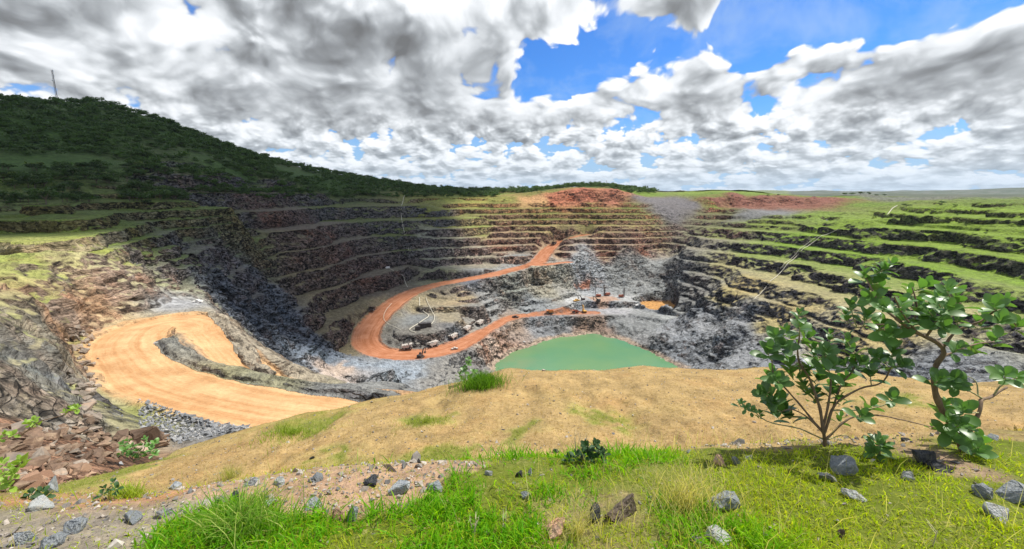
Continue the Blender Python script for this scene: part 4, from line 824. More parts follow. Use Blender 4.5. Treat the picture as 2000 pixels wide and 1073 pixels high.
def mesh_of(name, parts, mat, smooth=True):
    V = []; Fc = []; n = 0
    for v, f in parts:
        V.append(v); Fc += [[i+n for i in dict.fromkeys(map(int, q))] for q in f]; n += len(v)
    me = bpy.data.meshes.new(name); me.from_pydata(np.vstack(V).tolist(), [], Fc); me.materials.append(mat)
    if smooth: me.polygons.foreach_set('use_smooth', [True]*len(me.polygons))
    return me
TREE_V = []
for k in range(6):
    rng = np.random.default_rng(100+k); H = [6.5, 8, 5.5, 7, 9, 4.5][k]; R_ = [4.6, 4.2, 4.4, 5.2, 4.4, 3.6][k]
    cv, cf = crown_arrays(rng, 330, R_, H, .62, 8)
    parts = [tube_arrays([(0, 0, -1), (.1, .05, H*.25), (.2, -.1, H*.5)], [.28, .22, .13], 6)]
    for j in range(4):
        g = j*1.6+k; parts.append(tube_arrays([(.1, 0, H*.3), (math.cos(g)*R_*.3, math.sin(g)*R_*.3, H*.5), (math.cos(g)*R_*.55, math.sin(g)*R_*.55, H*.68)], [.15, .1, .05], 5))
    cm = bpy.data.meshes.new('crown'); cm.from_pydata(cv.tolist(), [], cf.tolist()); cm.materials.append(M_CROWN if k != 2 else M_CROWN2)
    TREE_V.append((cm, mesh_of('trunk', parts, M_BARK), cv, cf))
def place_tree(x, y, z, k, sc, label, cat='tree', group=None, rz=None, name='tree'):
    cm, tm, _, _ = TREE_V[k]; e = bpy.data.objects.new(name, None); link(e); e.location = (x, y, z-.2); e.scale = (sc, sc, sc*random.uniform(.85, 1.1)); e.rotation_euler.z = random.uniform(0, 6.28) if rz is None else rz
    e.empty_display_size = .1; tag(e, label, cat, group); link(bpy.data.objects.new('trunk', tm), e); link(bpy.data.objects.new('crown', cm), e); return e
rng = np.random.default_rng(5)
C = []
def visible(x, y, z):
    r = math.hypot(x, y); a = math.atan2(x, y)
    u = x/(y*CP-z*SP) if (y*CP-z*SP) > 1 else 9
    if abs(u) > 1.25: return False
    c = int((a-AZ0)/(AZ1-AZ0)*(NC-1)); k = int(np.searchsorted(rr, r)); s = z/r
    return 1 < c < NC-1 and bool(np.all(Zg[c, 10:max(11, k-3):3] <= s*rr[10:max(11, k-3):3]+.5))
# wooded hill
n_try = 9000
ax = rng.uniform(R(-58), R(-2), n_try); rd = np.sqrt(rng.uniform(250**2, 1060**2, n_try)); tx, ty = np.sin(ax)*rd, np.cos(ax)*rd
tz = ground_v(tx, ty); clump = fbm2(tx, ty, 60, 3, seed=90)
lim = 8+np.clip((420-rd)*.12, 0, 30)
lim = np.where(tx > -330, -8.5, lim); lim = np.where((tx < -330) & (rd > 330), lim*.6-2, lim)
for x, y, z, cl, lm in zip(tx, ty, tz, clump, lim):
    if z > lm and rng.random() < (.58+cl*1.4 if z < lm+45 and x < -330 else .85): C.append((x, y, z, 0))
# far centre hill
for _ in range(900):
    a = rng.uniform(R(-2), R(18)); r = rng.uniform(880, 1060); x, y = math.sin(a)*r, math.cos(a)*r; z = float(ground_v(np.array([x]), np.array([y]))[0])
    if z > -1.0 and not (y < 905 and 60 < x < 200): C.append((x, y, z, 1))
vis = [c for c in C if visible(c[0], c[1], c[2]+6)]
vis.sort(key=lambda c: math.hypot(c[0], c[1])-(200 if c[3] else 0))
print('trees', len(C), 'visible', len(vis))
IND = 250
for (x, y, z, kind) in vis[:IND]:
    hill_side = kind == 0
    k = random.choice([0, 0, 1, 3, 5, 2]); look = {0: 'dark green wide crowned', 1: 'dark green tall', 2: 'pale green bushy', 3: 'dark green sprawling', 5: 'dark green low bushy'}[k]
    zone = ('above the grassy benches at far left' if x < -420 else 'on the foot of the hill left of the centre' if x < -300 else 'in the wooded strip above the left wall benches') if hill_side else 'on the low hill behind the red cliff'
    place_tree(x, y, z, k, random.uniform(.5, 1.3), look+' tree '+zone, group='%s trees %s' % (look, zone))
def wood(name, pts, label):
    Vs = []; Fs = []; n = 0; tv = []
    for (x, y, z, kd) in pts:
        k = int(rng.integers(0, 6)); cm, tm, cv, cf = TREE_V[k]; sel = cf[rng.permutation(len(cf))[:130]]; g = rng.uniform(0, 6.28); s_ = rng.uniform(.5, 1.4)
        v = cv[sel.ravel()].reshape(-1, 4, 3); ctr = v.mean(1, keepdims=True); v = (ctr+(v-ctr)*1.5).reshape(-1, 3)*s_
        v = np.c_[v[:, 0]*math.cos(g)-v[:, 1]*math.sin(g)+x, v[:, 0]*math.sin(g)+v[:, 1]*math.cos(g)+y, v[:, 2]+z-.5]
        Vs.append(v); Fs.append(np.arange(len(v)).reshape(-1, 4)+n); n += len(v); tv.append(np.full(len(v), rng.uniform(-.4, .8)))
    o = np_mesh(name, np.vstack(Vs), np.vstack(Fs), M_CROWN, {'tv': np.concatenate(tv)}, smooth=False); tag(o, label, 'woodland', kind='stuff')
wood('woodland', [c for c in vis[IND:]], 'dense dark wood covering the upper hill and its skyline')

# ------------------------------------------------------------------ rocks
def mat_stone(name, col, col2, sc=14, bump=.02):
    m, t, b = newmat(name); pos = t.new('ShaderNodeTexCoord').outputs['Object']; oi = t.new('ShaderNodeObjectInfo')
    p = t.vmath('ADD', pos, t.vmath('SCALE', t.comb(oi.outputs['Random'], oi.outputs['Random'], 0), scale=37.0))
    n = t.noise(p, sc, 7, .65); n_b = t.noise(p, sc*.25, 4, .6)
    c = t.mix(t.mr(n, .35, .66), col, tuple(v*1.7 for v in col)); c = t.mix(t.mr(n_b, .5, .62, 0, .75), c, col2)
    f = t.mr(oi.outputs['Random'], 0, 1, .7, 1.35); c = t.mix(1.0, c, t.comb(f, f, f), 'MULTIPLY')
    t.l.new(c, b.inputs['Base Color']); b.inputs['Roughness'].default_value = .75; b.inputs['Specular IOR Level'].default_value = .35
    h = t.math('ADD', n, t.math('MULTIPLY', t.voro(p, sc*.6), .8)); bp = t.new('ShaderNodeBump'); bp.inputs['Strength'].default_value = .9; bp.inputs['Distance'].default_value = bump
    t.l.new(h, bp.inputs['Height']); t.l.new(bp.outputs[0], b.inputs['Normal']); return m
ST = {'grey': mat_stone('grey_stone', (.17, .185, .195), (.30, .31, .30)), 'black': mat_stone('dark_stone', (.03, .032, .036), (.09, .085, .08)), 'pale': mat_stone('pale_stone', (.26, .27, .26), (.36, .34, .30)),
      'pink': mat_stone('pink_stone', (.36, .21, .13), (.42, .30, .2)), 'brown': mat_stone('brown_stone', (.10, .075, .055), (.26, .19, .13)), 'red': mat_stone('red_brown_stone', (.11, .070, .045), (.23, .165, .105), 3.5, .12), 'cliff': mat_stone('cliff_block_stone', (.17, .14, .11), (.30, .20, .13), 2.2, .12)}
def rock_mesh(rng, n=13, flat_=.7, bev=True, sub=True):
    """angular broken stone of unit width: hull of a few random points, edges chipped"""
    bm = bmesh.new()
    for _ in range(n):
        d = rng.normal(size=3); d /= np.linalg.norm(d); q = rng.uniform(.72, 1.0)*.5; bm.verts.new((d[0]*q*1.1, d[1]*q*.9, d[2]*q*flat_))
    r = bmesh.ops.convex_hull(bm, input=bm.verts); bmesh.ops.delete(bm, geom=list({v for v in r['geom_interior'] if isinstance(v, bmesh.types.BMVert)}), context='VERTS')
    if bev:
        bmesh.ops.dissolve_limit(bm, angle_limit=R(14), verts=bm.verts, edges=bm.edges)
        bmesh.ops.bevel(bm, geom=list(bm.edges), offset=.022, segments=1, affect='EDGES')
        bmesh.ops.triangulate(bm, faces=bm.faces)
        if sub:
            bmesh.ops.subdivide_edges(bm, edges=[e for e in bm.edges if e.calc_length() > .16], cuts=2, use_grid_fill=True)
            for v in bm.verts: v.co += Vector(rng.normal(size=3))*.009
    me = bpy.data.meshes.new('rock'); bb = np.array([tuple(v.co) for v in bm.verts]); sp__ = bb.max(0)-bb.min(0); cc = (bb.max(0)+bb.min(0))/2
    for v in bm.verts: v.co = Vector(((v.co.x-cc[0])/sp__[0], (v.co.y-cc[1])/sp__[0], (v.co.z-cc[2])/sp__[0]))
    bm.to_mesh(me); bm.free(); return me
RK = [rock_mesh(np.random.default_rng(300+k), 9+k % 6, [.6, .8, .5, 1.0][k % 4]) for k in range(14)]
def low_rock(k):
    rng = np.random.default_rng(500+k); me = rock_mesh(rng, 8, .75, False); me2 = bmesh.new(); me2.from_mesh(me); bmesh.ops.triangulate(me2, faces=me2.faces); me2.to_mesh(me); me2.free()
    v = np.array([tuple(q.co) for q in me.vertices]); f = np.array([tuple(p.vertices) for p in me.polygons]); bpy.data.meshes.remove(me); return v, f
LOW = [low_rock(k) for k in range(12)]
def put_rock(p, w, h, kind, label, cat='rock', group=None, name='rock', k=None, sink=.28, d=None):
    k = random.randrange(len(RK)) if k is None else k; me = RK[k]
    key = (k, kind)
    me = _RKC.setdefault(key, None) or _RKC.update({key: me.copy()}) or _RKC[key]
    if not me.materials: me.materials.append(ST[kind])
    o = bpy.data.objects.new(name, me); link(o); zs = max(v.co.z for v in me.vertices)-min(v.co.z for v in me.vertices)
    o.scale = (w, d or w*random.uniform(.7, 1.0), h/zs); o.rotation_euler = (random.uniform(-.2, .2), random.uniform(-.2, .2), random.uniform(0, 6.28) if d is None else random.uniform(-.3, .3))
    o.location = (p[0], p[1], p[2]+h*(.5-sink)); tag(o, label, cat, group); return o
_RKC = {}
NEARR = [ # px, py of the base, width px, height px, kind, label
 (1638, 920, 54, 52, 'grey', 'blue grey angular rock standing in bright grass just below the left bush'),
 (1800, 908, 40, 46, 'black', 'black pointed rock on bare soil between the two bushes'),
 (1158, 1018, 34, 46, 'black', 'black upright stone beside the hollow brown rock'),
 (1216, 1004, 78, 52, 'brown', 'large dark brown hollow rock in the centre of the grass'),
 (1090, 1040, 58, 34, 'pink', 'pale tan pink rock half buried in grass near the bottom'),
 (1412, 990, 62, 42, 'grey', 'layered grey rock in yellow green grass right of the brown rock'),
 (658, 1013, 30, 28, 'pink', 'salmon pink angular stone on the gravel strip'),
 (690, 1015, 28, 44, 'grey', 'upright grey stone right beside the salmon pink stone'),
 (780, 962, 44, 26, 'grey', 'blue grey slab on orange soil at the middle of the gravel strip'),
 (148, 1037, 52, 34, 'grey', 'wedge shaped dark grey rock on the gravel at lower left'),
 (102, 1068, 46, 34, 'grey', 'smooth blue grey rock at the bottom left edge'),
 (52, 1060, 32, 36, 'grey', 'small grey rock beside the bottom left rock'),
 (110, 962, 40, 40, 'grey', 'grey rock at the left end of the berm above the red soil'),
 (86, 992, 42, 30, 'pale', 'pale grey rock with a flat side on the red soil at left'),
 (262, 1018, 44, 24, 'grey', 'flat dark grey rock in the lower left gravel'),
 (320, 1010, 30, 20, 'pale', 'pale green grey stone beside the flat dark grey rock'),
 (456, 985, 28, 32, 'black', 'black angular stone behind the tall grass tuft'),
 (492, 948, 30, 20, 'grey', 'grey stone on the crest above the tall grass tuft'),
 (528, 988, 28, 20, 'pale', 'pale split stone on the gravel left of the centre'),
 (548, 946, 26, 18, 'pale', 'whitish stone on the crest of the gravel strip'),
 (622, 938, 34, 20, 'grey', 'grey and dark stone on the crest in the left centre'),
 (612, 990, 36, 18, 'grey', 'low grey stone above the salmon pink stone'),
 (728, 948, 30, 22, 'black', 'dark brown grey stone on the crest left of the blue slab'),
 (850, 958, 34, 24, 'grey', 'grey stone with sharp top right of the blue slab'),
 (345, 955, 30, 16, 'grey', 'low grey stone on the left part of the crest'),
 (1014, 930, 16, 16, 'black', 'small black stone on the crest below the tan slope'),
 (1036, 930, 20, 18, 'pale', 'small pale stone next to the small black crest stone'),
 (955, 926, 16, 12, 'pale', 'tiny white stone at the edge of the lush grass'),
 (1024, 972, 20, 18, 'grey', 'blue grey stone sunk in the lush central grass'),
 (1404, 906, 42, 14, 'pink', 'flat orange tan rock at the top edge of the right grass'),
 (1438, 905, 20, 20, 'grey', 'thin grey stone next to the flat orange tan rock'),
 (1462, 898, 20, 14, 'grey', 'small blue grey stone at the grass edge left of the bush'),
 (1615, 938, 34, 22, 'pale', 'whitish crumbly stone left below the blue grey angular rock'),
 (1772, 938, 22, 26, 'pale', 'white stone in lime grass below the black pointed rock'),
 (1832, 918, 52, 16, 'black', 'low black slab right below the black pointed rock'),
 (1918, 968, 42, 32, 'grey', 'grey block in lime grass near the right edge'),
 (1946, 1010, 44, 32, 'pale', 'pale grey angular rock at lower right'),
 (1990, 975, 70, 44, 'grey', 'big slanted grey rock cut by the right edge'),
 (1668, 975, 46, 20, 'pale', 'pale layered stone in the middle of the right grass'),
 (1404, 1052, 44, 24, 'pale', 'pale stone near the bottom right of the centre'),
 (1642, 1052, 30, 18, 'red', 'red brown stone near the bottom edge at right'),
 (1342, 972, 24, 22, 'grey', 'dark grey stone among the straw grass'),
 (1345, 885, 14, 12, 'grey', 'small stone at the top of the straw grass'),
]
for i, (px, py, wp, hp, kd, lb) in enumerate(NEARR):
    p = fhit(px, py); dist = p.y*CP-p.z*SP; kx = dist/F; put_rock(p, wp*kx*.98, hp*kx*1.15, kd, lb, k=i % 14, group=None, sink=.36)
TANR = [(1768, 862, 20, 11, 'black', 'dark stone lying on the tan slope left of the right bush'), (1886, 864, 46, 12, 'grey', 'flat grey stone on the tan slope behind the right bush'), (1938, 858, 30, 11, 'grey', 'grey stone on the tan slope near the right edge'), (1085, 884, 12, 9, 'black', 'small dark stone low on the tan slope at centre'), (820, 905, 12, 10, 'black', 'small black stone on the mossy patch of the tan slope'), (785, 905, 10, 8, 'pale', 'pale pebble on the mossy patch of the tan slope'), (610, 897, 10, 7, 'black', 'dark pebble on the left part of the tan slope'), (280, 858, 56, 34, 'red', 'orange brown boulder beyond the left edge of the tan slope')]
for i, (px, py, wp, hp, kd, lb) in enumerate(TANR[:-1]):
    p = fhit(px, py); kx = (p.y*CP-p.z*SP)/F; put_rock(p, wp*kx, hp*kx*1.2, kd, lb, k=(i*3) % 14)
def scatter(name, pts, sizes, mat, label, cat, tint=None):
    Vs = []; Fs = []; n = 0; rg = np.random.default_rng(9)
    for (x, y, z), s_ in zip(pts, sizes):
        v, f = LOW[int(rg.integers(0, 12))]; q, r_ = rg.uniform(0, 6.28), rg.uniform(-.5, .5); c, s2 = math.cos(q), math.sin(q)
        v = v*s_*rg.uniform(.7, 1.3, 3); v = np.c_[v[:, 0], v[:, 1]*math.cos(r_)-v[:, 2]*math.sin(r_), v[:, 1]*math.sin(r_)+v[:, 2]*math.cos(r_)]
        Vs.append(np.c_[v[:, 0]*c-v[:, 1]*s2+x, v[:, 0]*s2+v[:, 1]*c+y, v[:, 2]+z+s_*.12]); Fs.append(f+n); n += len(v)
    o = np_mesh(name, np.vstack(Vs), np.vstack(Fs), mat, smooth=False); tag(o, label, cat, kind='stuff'); return o
def mat_rubble(name, a, b_, c_):
    m, t, b = newmat(name); g = t.new('ShaderNodeNewGeometry'); r = g.outputs['Random Per Island']
    rp = t.new('ShaderNodeValToRGB'); e = rp.color_ramp; e.elements[0].color = (*a, 1); e.elements[1].color = (*c_, 1); x = e.elements.new(.6); x.color = (*b_, 1); t.l.new(r, rp.inputs[0])
    f = t.mr(t.noise(g.outputs['Position'], 25, 4, .7), .3, .7, .6, 1.4); t.l.new(t.mix(1.0, rp.outputs[0], t.comb(f, f, f), 'MULTIPLY'), b.inputs['Base Color']); b.inputs['Roughness'].default_value = .85; return m
M_GRAVEL = mat_rubble('gravel', (.09, .09, .09), (.26, .22, .18), (.40, .36, .31)); M_RUB = mat_rubble('rubble', (.11, .115, .12), (.21, .215, .22), (.36, .35, .33)); M_RUBR = mat_rubble('brown_rubble', (.12, .065, .04), (.25, .14, .085), (.36, .24, .15))
rg = np.random.default_rng(21)
a = rg.uniform(R(-58), R(58), 30000); r = np.exp(rg.uniform(math.log(1.3), math.log(5.0), 30000)); x, y = np.sin(a)*r, np.cos(a)*r; at2 = fattr(x, y); z = fg(x, y)
dn = np.clip(1-at2[:, 3]*1.6-at2[:, 4]*.8, .03, 1); k = rg.random(30000) < dn*.55
scatter('gravel', np.c_[x, y, z][k], rg.lognormal(math.log(.013), .6, k.sum()), M_GRAVEL, 'grey, white and rust coloured gravel strewn along the near berm', 'gravel')
a = rg.uniform(R(-52), R(56), 3500); r = rg.uniform(8, 27, 3500); x, y = np.sin(a)*r, np.cos(a)*r; z = fg(x, y)
scatter('pebbles', np.c_[x, y, z], rg.lognormal(math.log(.035), .5, 3500), M_GRAVEL, 'small stones scattered on the tan slope', 'pebbles')
# loose rubble in the pit
N_ = 42000; ci = rg.integers(2, NC-2, N_); ri = rg.integers(8, int(NR*.93), N_); q = ci*NR+ri
rk = T[q, 8]; ok = (dust[q] < .15) & (fm[q] < .6) & (Z[q] < -30) & (rg.random(N_) < np.where(slope[q] < .95, .20, .03)) & (T[q, 0] < .75) & (T[q, 8] > .3)
q = q[ok]; scatter('rubble', np.c_[PX[q], PY[q], PZ[q]], rg.lognormal(math.log(.75), .5, len(q))*np.clip(rad[q]/420, .3, 1.2), M_RUB, 'grey blasted rubble strewn over the pit floor and its slopes', 'rubble')
# brown boulders at lower left
cnt = 0; tries = 0
rows = []
while cnt < 285 and tries < 6000:
    tries += 1; px = rg.uniform(-40, 330); py = rg.uniform(838, 960)
    if py > 975-.33*px or (px > 200 and py < 850): continue
    p = hit(px, py); e = fhit(px, py); 
    if e.length < p.length-.5 and e.length < 20.5: continue
    rows.append((p, px, py)); cnt += 1
for i, (p, px, py) in enumerate(rows):
    w = float(np.clip(rg.lognormal(math.log(.0145*p.length), .5), .3, 2.6)); put_rock(p, w, w*rg.uniform(.35, .7), 'red' if rg.random() < .75 else 'cliff', ('large' if w > 1.2 else 'medium' if w > .8 else 'small')+' red brown broken block in the boulder heap at lower left', 'boulder', ('large' if w > 1.2 else 'medium' if w > .8 else 'small')+' red brown boulders heaped at lower left', 'boulder', sink=.3)
rows = []
for _ in range(90):
    t_ = rg.random(); px = 150+rg.normal(0, 12)+30*t_; py = 640+t_*190; rows.append(hit(px, py))
for p in rows:
    w = float(np.clip(rg.lognormal(math.log(1.5), .4), .6, 3.2)); put_rock(p, w, w*rg.uniform(.5, .9), 'cliff', ('big' if w > 1.6 else 'smaller')+' cracked tan block among the fallen rocks under the left cliff', 'boulder', ('big' if w > 1.6 else 'smaller')+' tan broken blocks under the left cliff', 'boulder', sink=.25)
p = hit(280, 862); kx = p.length/F; put_rock(p, 44*kx, 30*kx, 'red', 'large orange brown boulder beyond the left end of the tan slope', 'boulder', name='boulder')
q = []
for _ in range(1500):
    a_ = rg.uniform(270, 490); lo = np.interp(a_, [270, 400, 490], [778, 822, 838]); hi = np.interp(a_, [270, 350, 490], [850, 866, 838]); q.append(hit(a_, rg.uniform(lo, max(lo+4, hi))))
scatter('rubble', [tuple(v) for v in q], rg.lognormal(math.log(.42), .45, len(q)), M_RUB, 'dark grey broken stone spread below the ochre road', 'rubble')
q = [hit(rg.uniform(-20, 330), rg.uniform(830, 955)) for _ in range(1800)]; q = [v for v in q if v.length < 60]
scatter('rubble', [tuple(v) for v in q], rg.lognormal(math.log(.32), .5, len(q)), M_RUBR, 'small brown chips between the boulders at lower left', 'rubble')

# ------------------------------------------------------------------ grass
def mat_blade(name, trans=.35):
    m, t, b = newmat(name); c = attr(t, 'tint'); t.l.new(c, b.inputs['Base Color']); b.inputs['Roughness'].default_value = .6; b.inputs['Specular IOR Level'].default_value = .12
    tr = t.new('ShaderNodeBsdfTranslucent'); t.l.new(t.mix(1.0, c, (1.35, 1.4, .5), 'MULTIPLY'), tr.inputs[0]); mx = t.new('ShaderNodeMixShader'); mx.inputs[0].default_value = trans
    t.l.new(b.outputs[0], mx.inputs[1]); t.l.new(tr.outputs[0], mx.inputs[2]); t.l.new(mx.outputs[0], t.n['Material Output'].inputs[0]); return m
M_BLADE = mat_blade('grass_blades', .5)
def blades(name, x, y, z, length, width, bend, tint, label, cat='grass', kind='stuff', up=.55, rng=None):
    rng = rng or np.random.default_rng(33); n = len(x); g = rng.uniform(0, 6.283, n); tilt = rng.uniform(0, up, n)
    d = np.c_[np.cos(g)*np.sin(tilt), np.sin(g)*np.sin(tilt), np.cos(tilt)]; g2 = rng.uniform(0, 6.283, n); sd = np.c_[np.cos(g2), np.sin(g2), np.zeros(n)]
    b0 = np.c_[x, y, z-.01]; L = length[:, None]; W = (width*.5)[:, None]; out = np.c_[np.cos(g), np.sin(g), np.zeros(n)]*bend[:, None]*L
    m1 = b0+d*L*.5+out*.18; m2 = b0+d*L*.85+out*.6-np.array([0, 0, 1])*L*bend[:, None]*.12; tp = b0+d*L*1.05+out*1.15-np.array([0, 0, 1])*L*bend[:, None]*.45
    V = np.stack([b0-sd*W*.7, b0+sd*W*.7, m1+sd*W, m1-sd*W, m2+sd*W*.6, m2-sd*W*.6, tp], 1).reshape(-1, 3)
    k = (np.arange(n)*7)[:, None]; Fq = np.concatenate([k+np.array([[0, 1, 2]]), k+np.array([[0, 2, 3]]), k+np.array([[3, 2, 4]]), k+np.array([[3, 4, 5]]), k+np.array([[5, 4, 6]])], 1).reshape(-1, 3)
    shade = np.array([.75, .75, .95, .95, 1.05, 1.05, 1.1]); tv = np.repeat(tint[:, None, :], 7, 1)
    o = np_mesh(name, V, Fq, M_BLADE, {'tint': tv.reshape(-1, 3)}, smooth=False); tag(o, label, cat, kind=kind); return o
def tints(n, rng, pal):
    pal = np.array(pal); i = rng.integers(0, len(pal), n); t_ = rng.random((n, 1)); return (pal[i]*(1-t_)+pal[(i+1) % len(pal)]*t_)*rng.uniform(.8, 1.2, (n, 1))
def sample(n, r0, r1, a0, a1, rng):
    a = rng.uniform(R(a0), R(a1), n); r = np.exp(rng.uniform(math.log(r0), math.log(r1), n)); return np.sin(a)*r, np.cos(a)*r
rg = np.random.default_rng(44)
def clear_rocks(x, y):
    m = np.ones(len(x), bool)
    for (px, py, wp, hp, kd, lb) in NEARR:
        p = fhit(px, py); w = wp*(p.y*CP-p.z*SP)/F*.5
        m &= ~((np.abs(x-p.x) < w*.9) & (y < p.y+w) & (y > p.y-w*1.5))
    return m
# lush leafy grass
x, y = sample(150000, 1.25, 4.6, -60, 60, rg); at2 = fattr(x, y); k = rg.random(len(x)) < np.clip(at2[:, 3]-.15, 0, 1)*.9*sst(fbm2(x, y, .45, 4, .6, seed=91), -.3, .4)*(1-.5*sst(y, 2.6, 3.1)); k &= clear_rocks(x, y); x, y = x[k], y[k]; n = len(x); print('lush', n)
lm = sst(x, .9, 2.2)[:, None]; tn = tints(n, rg, [(.13, .36, .008), (.085, .27, .006), (.26, .46, .01), (.15, .34, .01)])*(1-lm)+tints(n, rg, [(.38, .52, .004), (.54, .58, .01), (.25, .42, .004), (.52, .47, .05)])*lm
blades('grass', x, y, fg(x, y), rg.uniform(.025, .11, n)*(1-.5*lm[:, 0])*(.65+.7*np.clip(fbm2(x, y, .3, 3, seed=92)+.4, 0, 1)), rg.uniform(.004, .010, n)*(1-.3*lm[:, 0]), rg.uniform(.1, .7, n), tn, 'lush bright green grass covering the near mound', up=.8, rng=rg)
# short mossy grass
x, y = sample(190000, 1.25, 5.0, -60, 60, rg); at2 = fattr(x, y); k = rg.random(len(x)) < np.clip(at2[:, 4]-.05, 0, 1)*.95*sst(fbm2(x, y, .3, 4, .6, seed=94), -.7, .1); x, y = x[k], y[k]; n = len(x); print('short', n)
blades('grass', x, y, fg(x, y), rg.uniform(.02, .06, n), rg.uniform(.0025, .006, n), rg.uniform(.1, .7, n), tints(n, rg, [(.34, .48, .008), (.46, .52, .015), (.24, .38, .006), (.46, .41, .05)]), 'short yellow green turf between the stones', up=.9, rng=rg)
# straw
x, y = sample(60000, 1.3, 4.4, -60, 60, rg); at2 = fattr(x, y); k = rg.random(len(x)) < np.clip(at2[:, 5]-.08, 0, 1.2)*.15; x, y = x[k], y[k]; n = len(x); print('straw', n)
blades('dry_grass', x, y, fg(x, y), rg.uniform(.07, .26, n), rg.uniform(.0015, .0035, n), rg.uniform(.0, .5, n), tints(n, rg, [(.55, .46, .22), (.48, .42, .16), (.38, .40, .12), (.62, .55, .32)]), 'thin straw coloured dry grass stalks on the mound', up=.5, rng=rg)
# tan slope: dead short grass and green patches
x, y = sample(150000, 7, 30, -54, 58, rg); at2 = fattr(x, y); gp = sst(at2[:, 4], .3, .55); n = len(x); k = rg.random(n) < .55+.3*gp; x, y, gp = x[k], y[k], gp[k]; n = len(x)
tn = tints(n, rg, [(.40, .28, .115), (.35, .235, .09), (.47, .34, .15), (.27, .19, .085)])*(1-gp[:, None])+tints(n, rg, [(.22, .27, .04), (.17, .24, .03), (.30, .32, .08)])*gp[:, None]
blades('dry_grass', x, y, fg(x, y), rg.uniform(.03, .09, n)*(1+.5*gp), rg.uniform(.008, .018, n), rg.uniform(.2, .9, n), tn, 'short dead and greening grass on the tan slope above the pit', up=1.2, rng=rg)
def tuft(name, px, py, spread, n, L, W, pal, label, up=.5, bend=(.1, .5), kind=None, cat='grass tuft'):
    p = fhit(px, py); rg2 = np.random.default_rng(int(px*7+py)); a = rg2.uniform(0, 6.28, n); r = np.abs(rg2.normal(0, spread, n)); x, y = p.x+np.cos(a)*r, p.y+np.sin(a)*r*.7
    return blades(name, x, y, fg(x, y), rg2.uniform(L*.5, L, n), rg2.uniform(W*.6, W, n), rg2.uniform(*bend, n), tints(n, rg2, pal), label, cat, kind, up, rg2)
GP = [(.12, .27, .02), (.18, .34, .03), (.09, .21, .02)]; SPAL = [(.58, .5, .27), (.5, .42, .2), (.45, .42, .16)]
tuft('grass_tuft', 940, 757, .62, 1500, .75, .022, [(.10, .22, .02), (.16, .30, .03), (.07, .17, .015)], 'bright green grass clump on the rim of the tan slope')
tuft('grass_tuft', 470, 1040, .13, 420, .26, .006, GP+[(.4, .45, .12)], 'tall arching grass tuft on the gravel left of centre', bend=(.3, .9))
tuft('grass_tuft', 1340, 990, .15, 380, .30, .003, SPAL, 'tall straw coloured grass tuft right of the hollow brown rock')
tuft('grass_tuft', 1130, 1045, .07, 120, .24, .003, SPAL, 'thin dry grass tuft near the bottom centre')
tuft('grass_tuft', 450, 935, .25, 260, .55, .007, [(.35, .36, .1), (.5, .45, .2), (.2, .27, .05)], 'yellow green grass tuft below the left of the tan slope')
tuft('grass_tuft', 250, 972, .09, 260, .14, .006, [(.28, .38, .04), (.36, .44, .06)], 'lime green tuft on the crest at left')
tuft('grass', 570, 850, .9, 700, .30, .02, [(.2, .3, .03), (.26, .33, .05)], 'green grass patch on the upper left lip of the tan slope', kind='stuff')
tuft('grass', 830, 825, .6, 350, .2, .02, [(.22, .28, .04), (.28, .31, .07)], 'faint green tuft high on the tan slope', up=1.0, kind='stuff')

# ------------------------------------------------------------------ broad-leaved milkweed bushes and small plants
M_LEAF = leafmat('broad_leaf', (.105, .225, .055), .32, .5, .4, .5); M_LEAFY = leafmat('young_leaf', (.22, .36, .06), .35, .3, .45); M_LEAFD = leafmat('dark_leaf', (.035, .09, .025), .2, .4)
M_STEM = barkmat('woody_stem', (.18, .12, .075)); M_TWIG = barkmat('green_twig', (.32, .30, .15)); M_DEAD = barkmat('dry_stem', (.42, .36, .24))
def leaf_geo(o, axis, nrm, L, W, V, Fc, cup=.12):
    axis = axis.normalized(); sd = axis.cross(nrm).normalized(); up = sd.cross(axis).normalized(); i = len(V)
    prof = ((0, .10, 0), (.2, .62, .02), (.45, .95, .0), (.72, .98, -.05), (.92, .6, -.12), (1.02, .0, -.18))
    for t_, w_, b_ in prof:
        c = o+axis*(L*t_)+up*(L*b_)
        V.append(tuple(c)); 
        V.append(tuple(c+sd*(W*.5*w_)+up*(W*cup*w_))); V.append(tuple(c-sd*(W*.5*w_)+up*(W*cup*w_)))
    for k in range(5):
        a = i+3*k; Fc.append((a, a+1, a+4, a+3)); Fc.append((a+2, a, a+3, a+5))
def cluster(p, axis, L, V, Fc, rng, pairs=4, spread=.75, gap=None):
    """opposite pairs of broad leaves along the end of a shoot, each pair turned against the last"""
    axis = axis.normalized(); a = axis.orthogonal().normalized(); b = axis.cross(a); gap = gap or L*.26; ph = rng.uniform(0, 3)
    for k in range(pairs):
        f = k/(pairs-1+1e-6); o = p+axis*(gap*k)-axis*gap*(pairs-1)*.6
        for s_ in (0, math.pi):
            g = ph+k*1.57+s_+rng.uniform(-.25, .25); out = a*math.cos(g)+b*math.sin(g)
            ax = out*(1.0-.45*f)+axis*(.25+.9*f)+Vector((0, 0, .15)); l = L*(1-.35*f)*rng.uniform(.85, 1.15); leaf_geo(o+out*.004, ax, (axis*1.0-out*.35+Vector((rng.uniform(-.2, .2), rng.uniform(-.2, .2), .2))), l, l*rng.uniform(.55, .68), V, Fc)
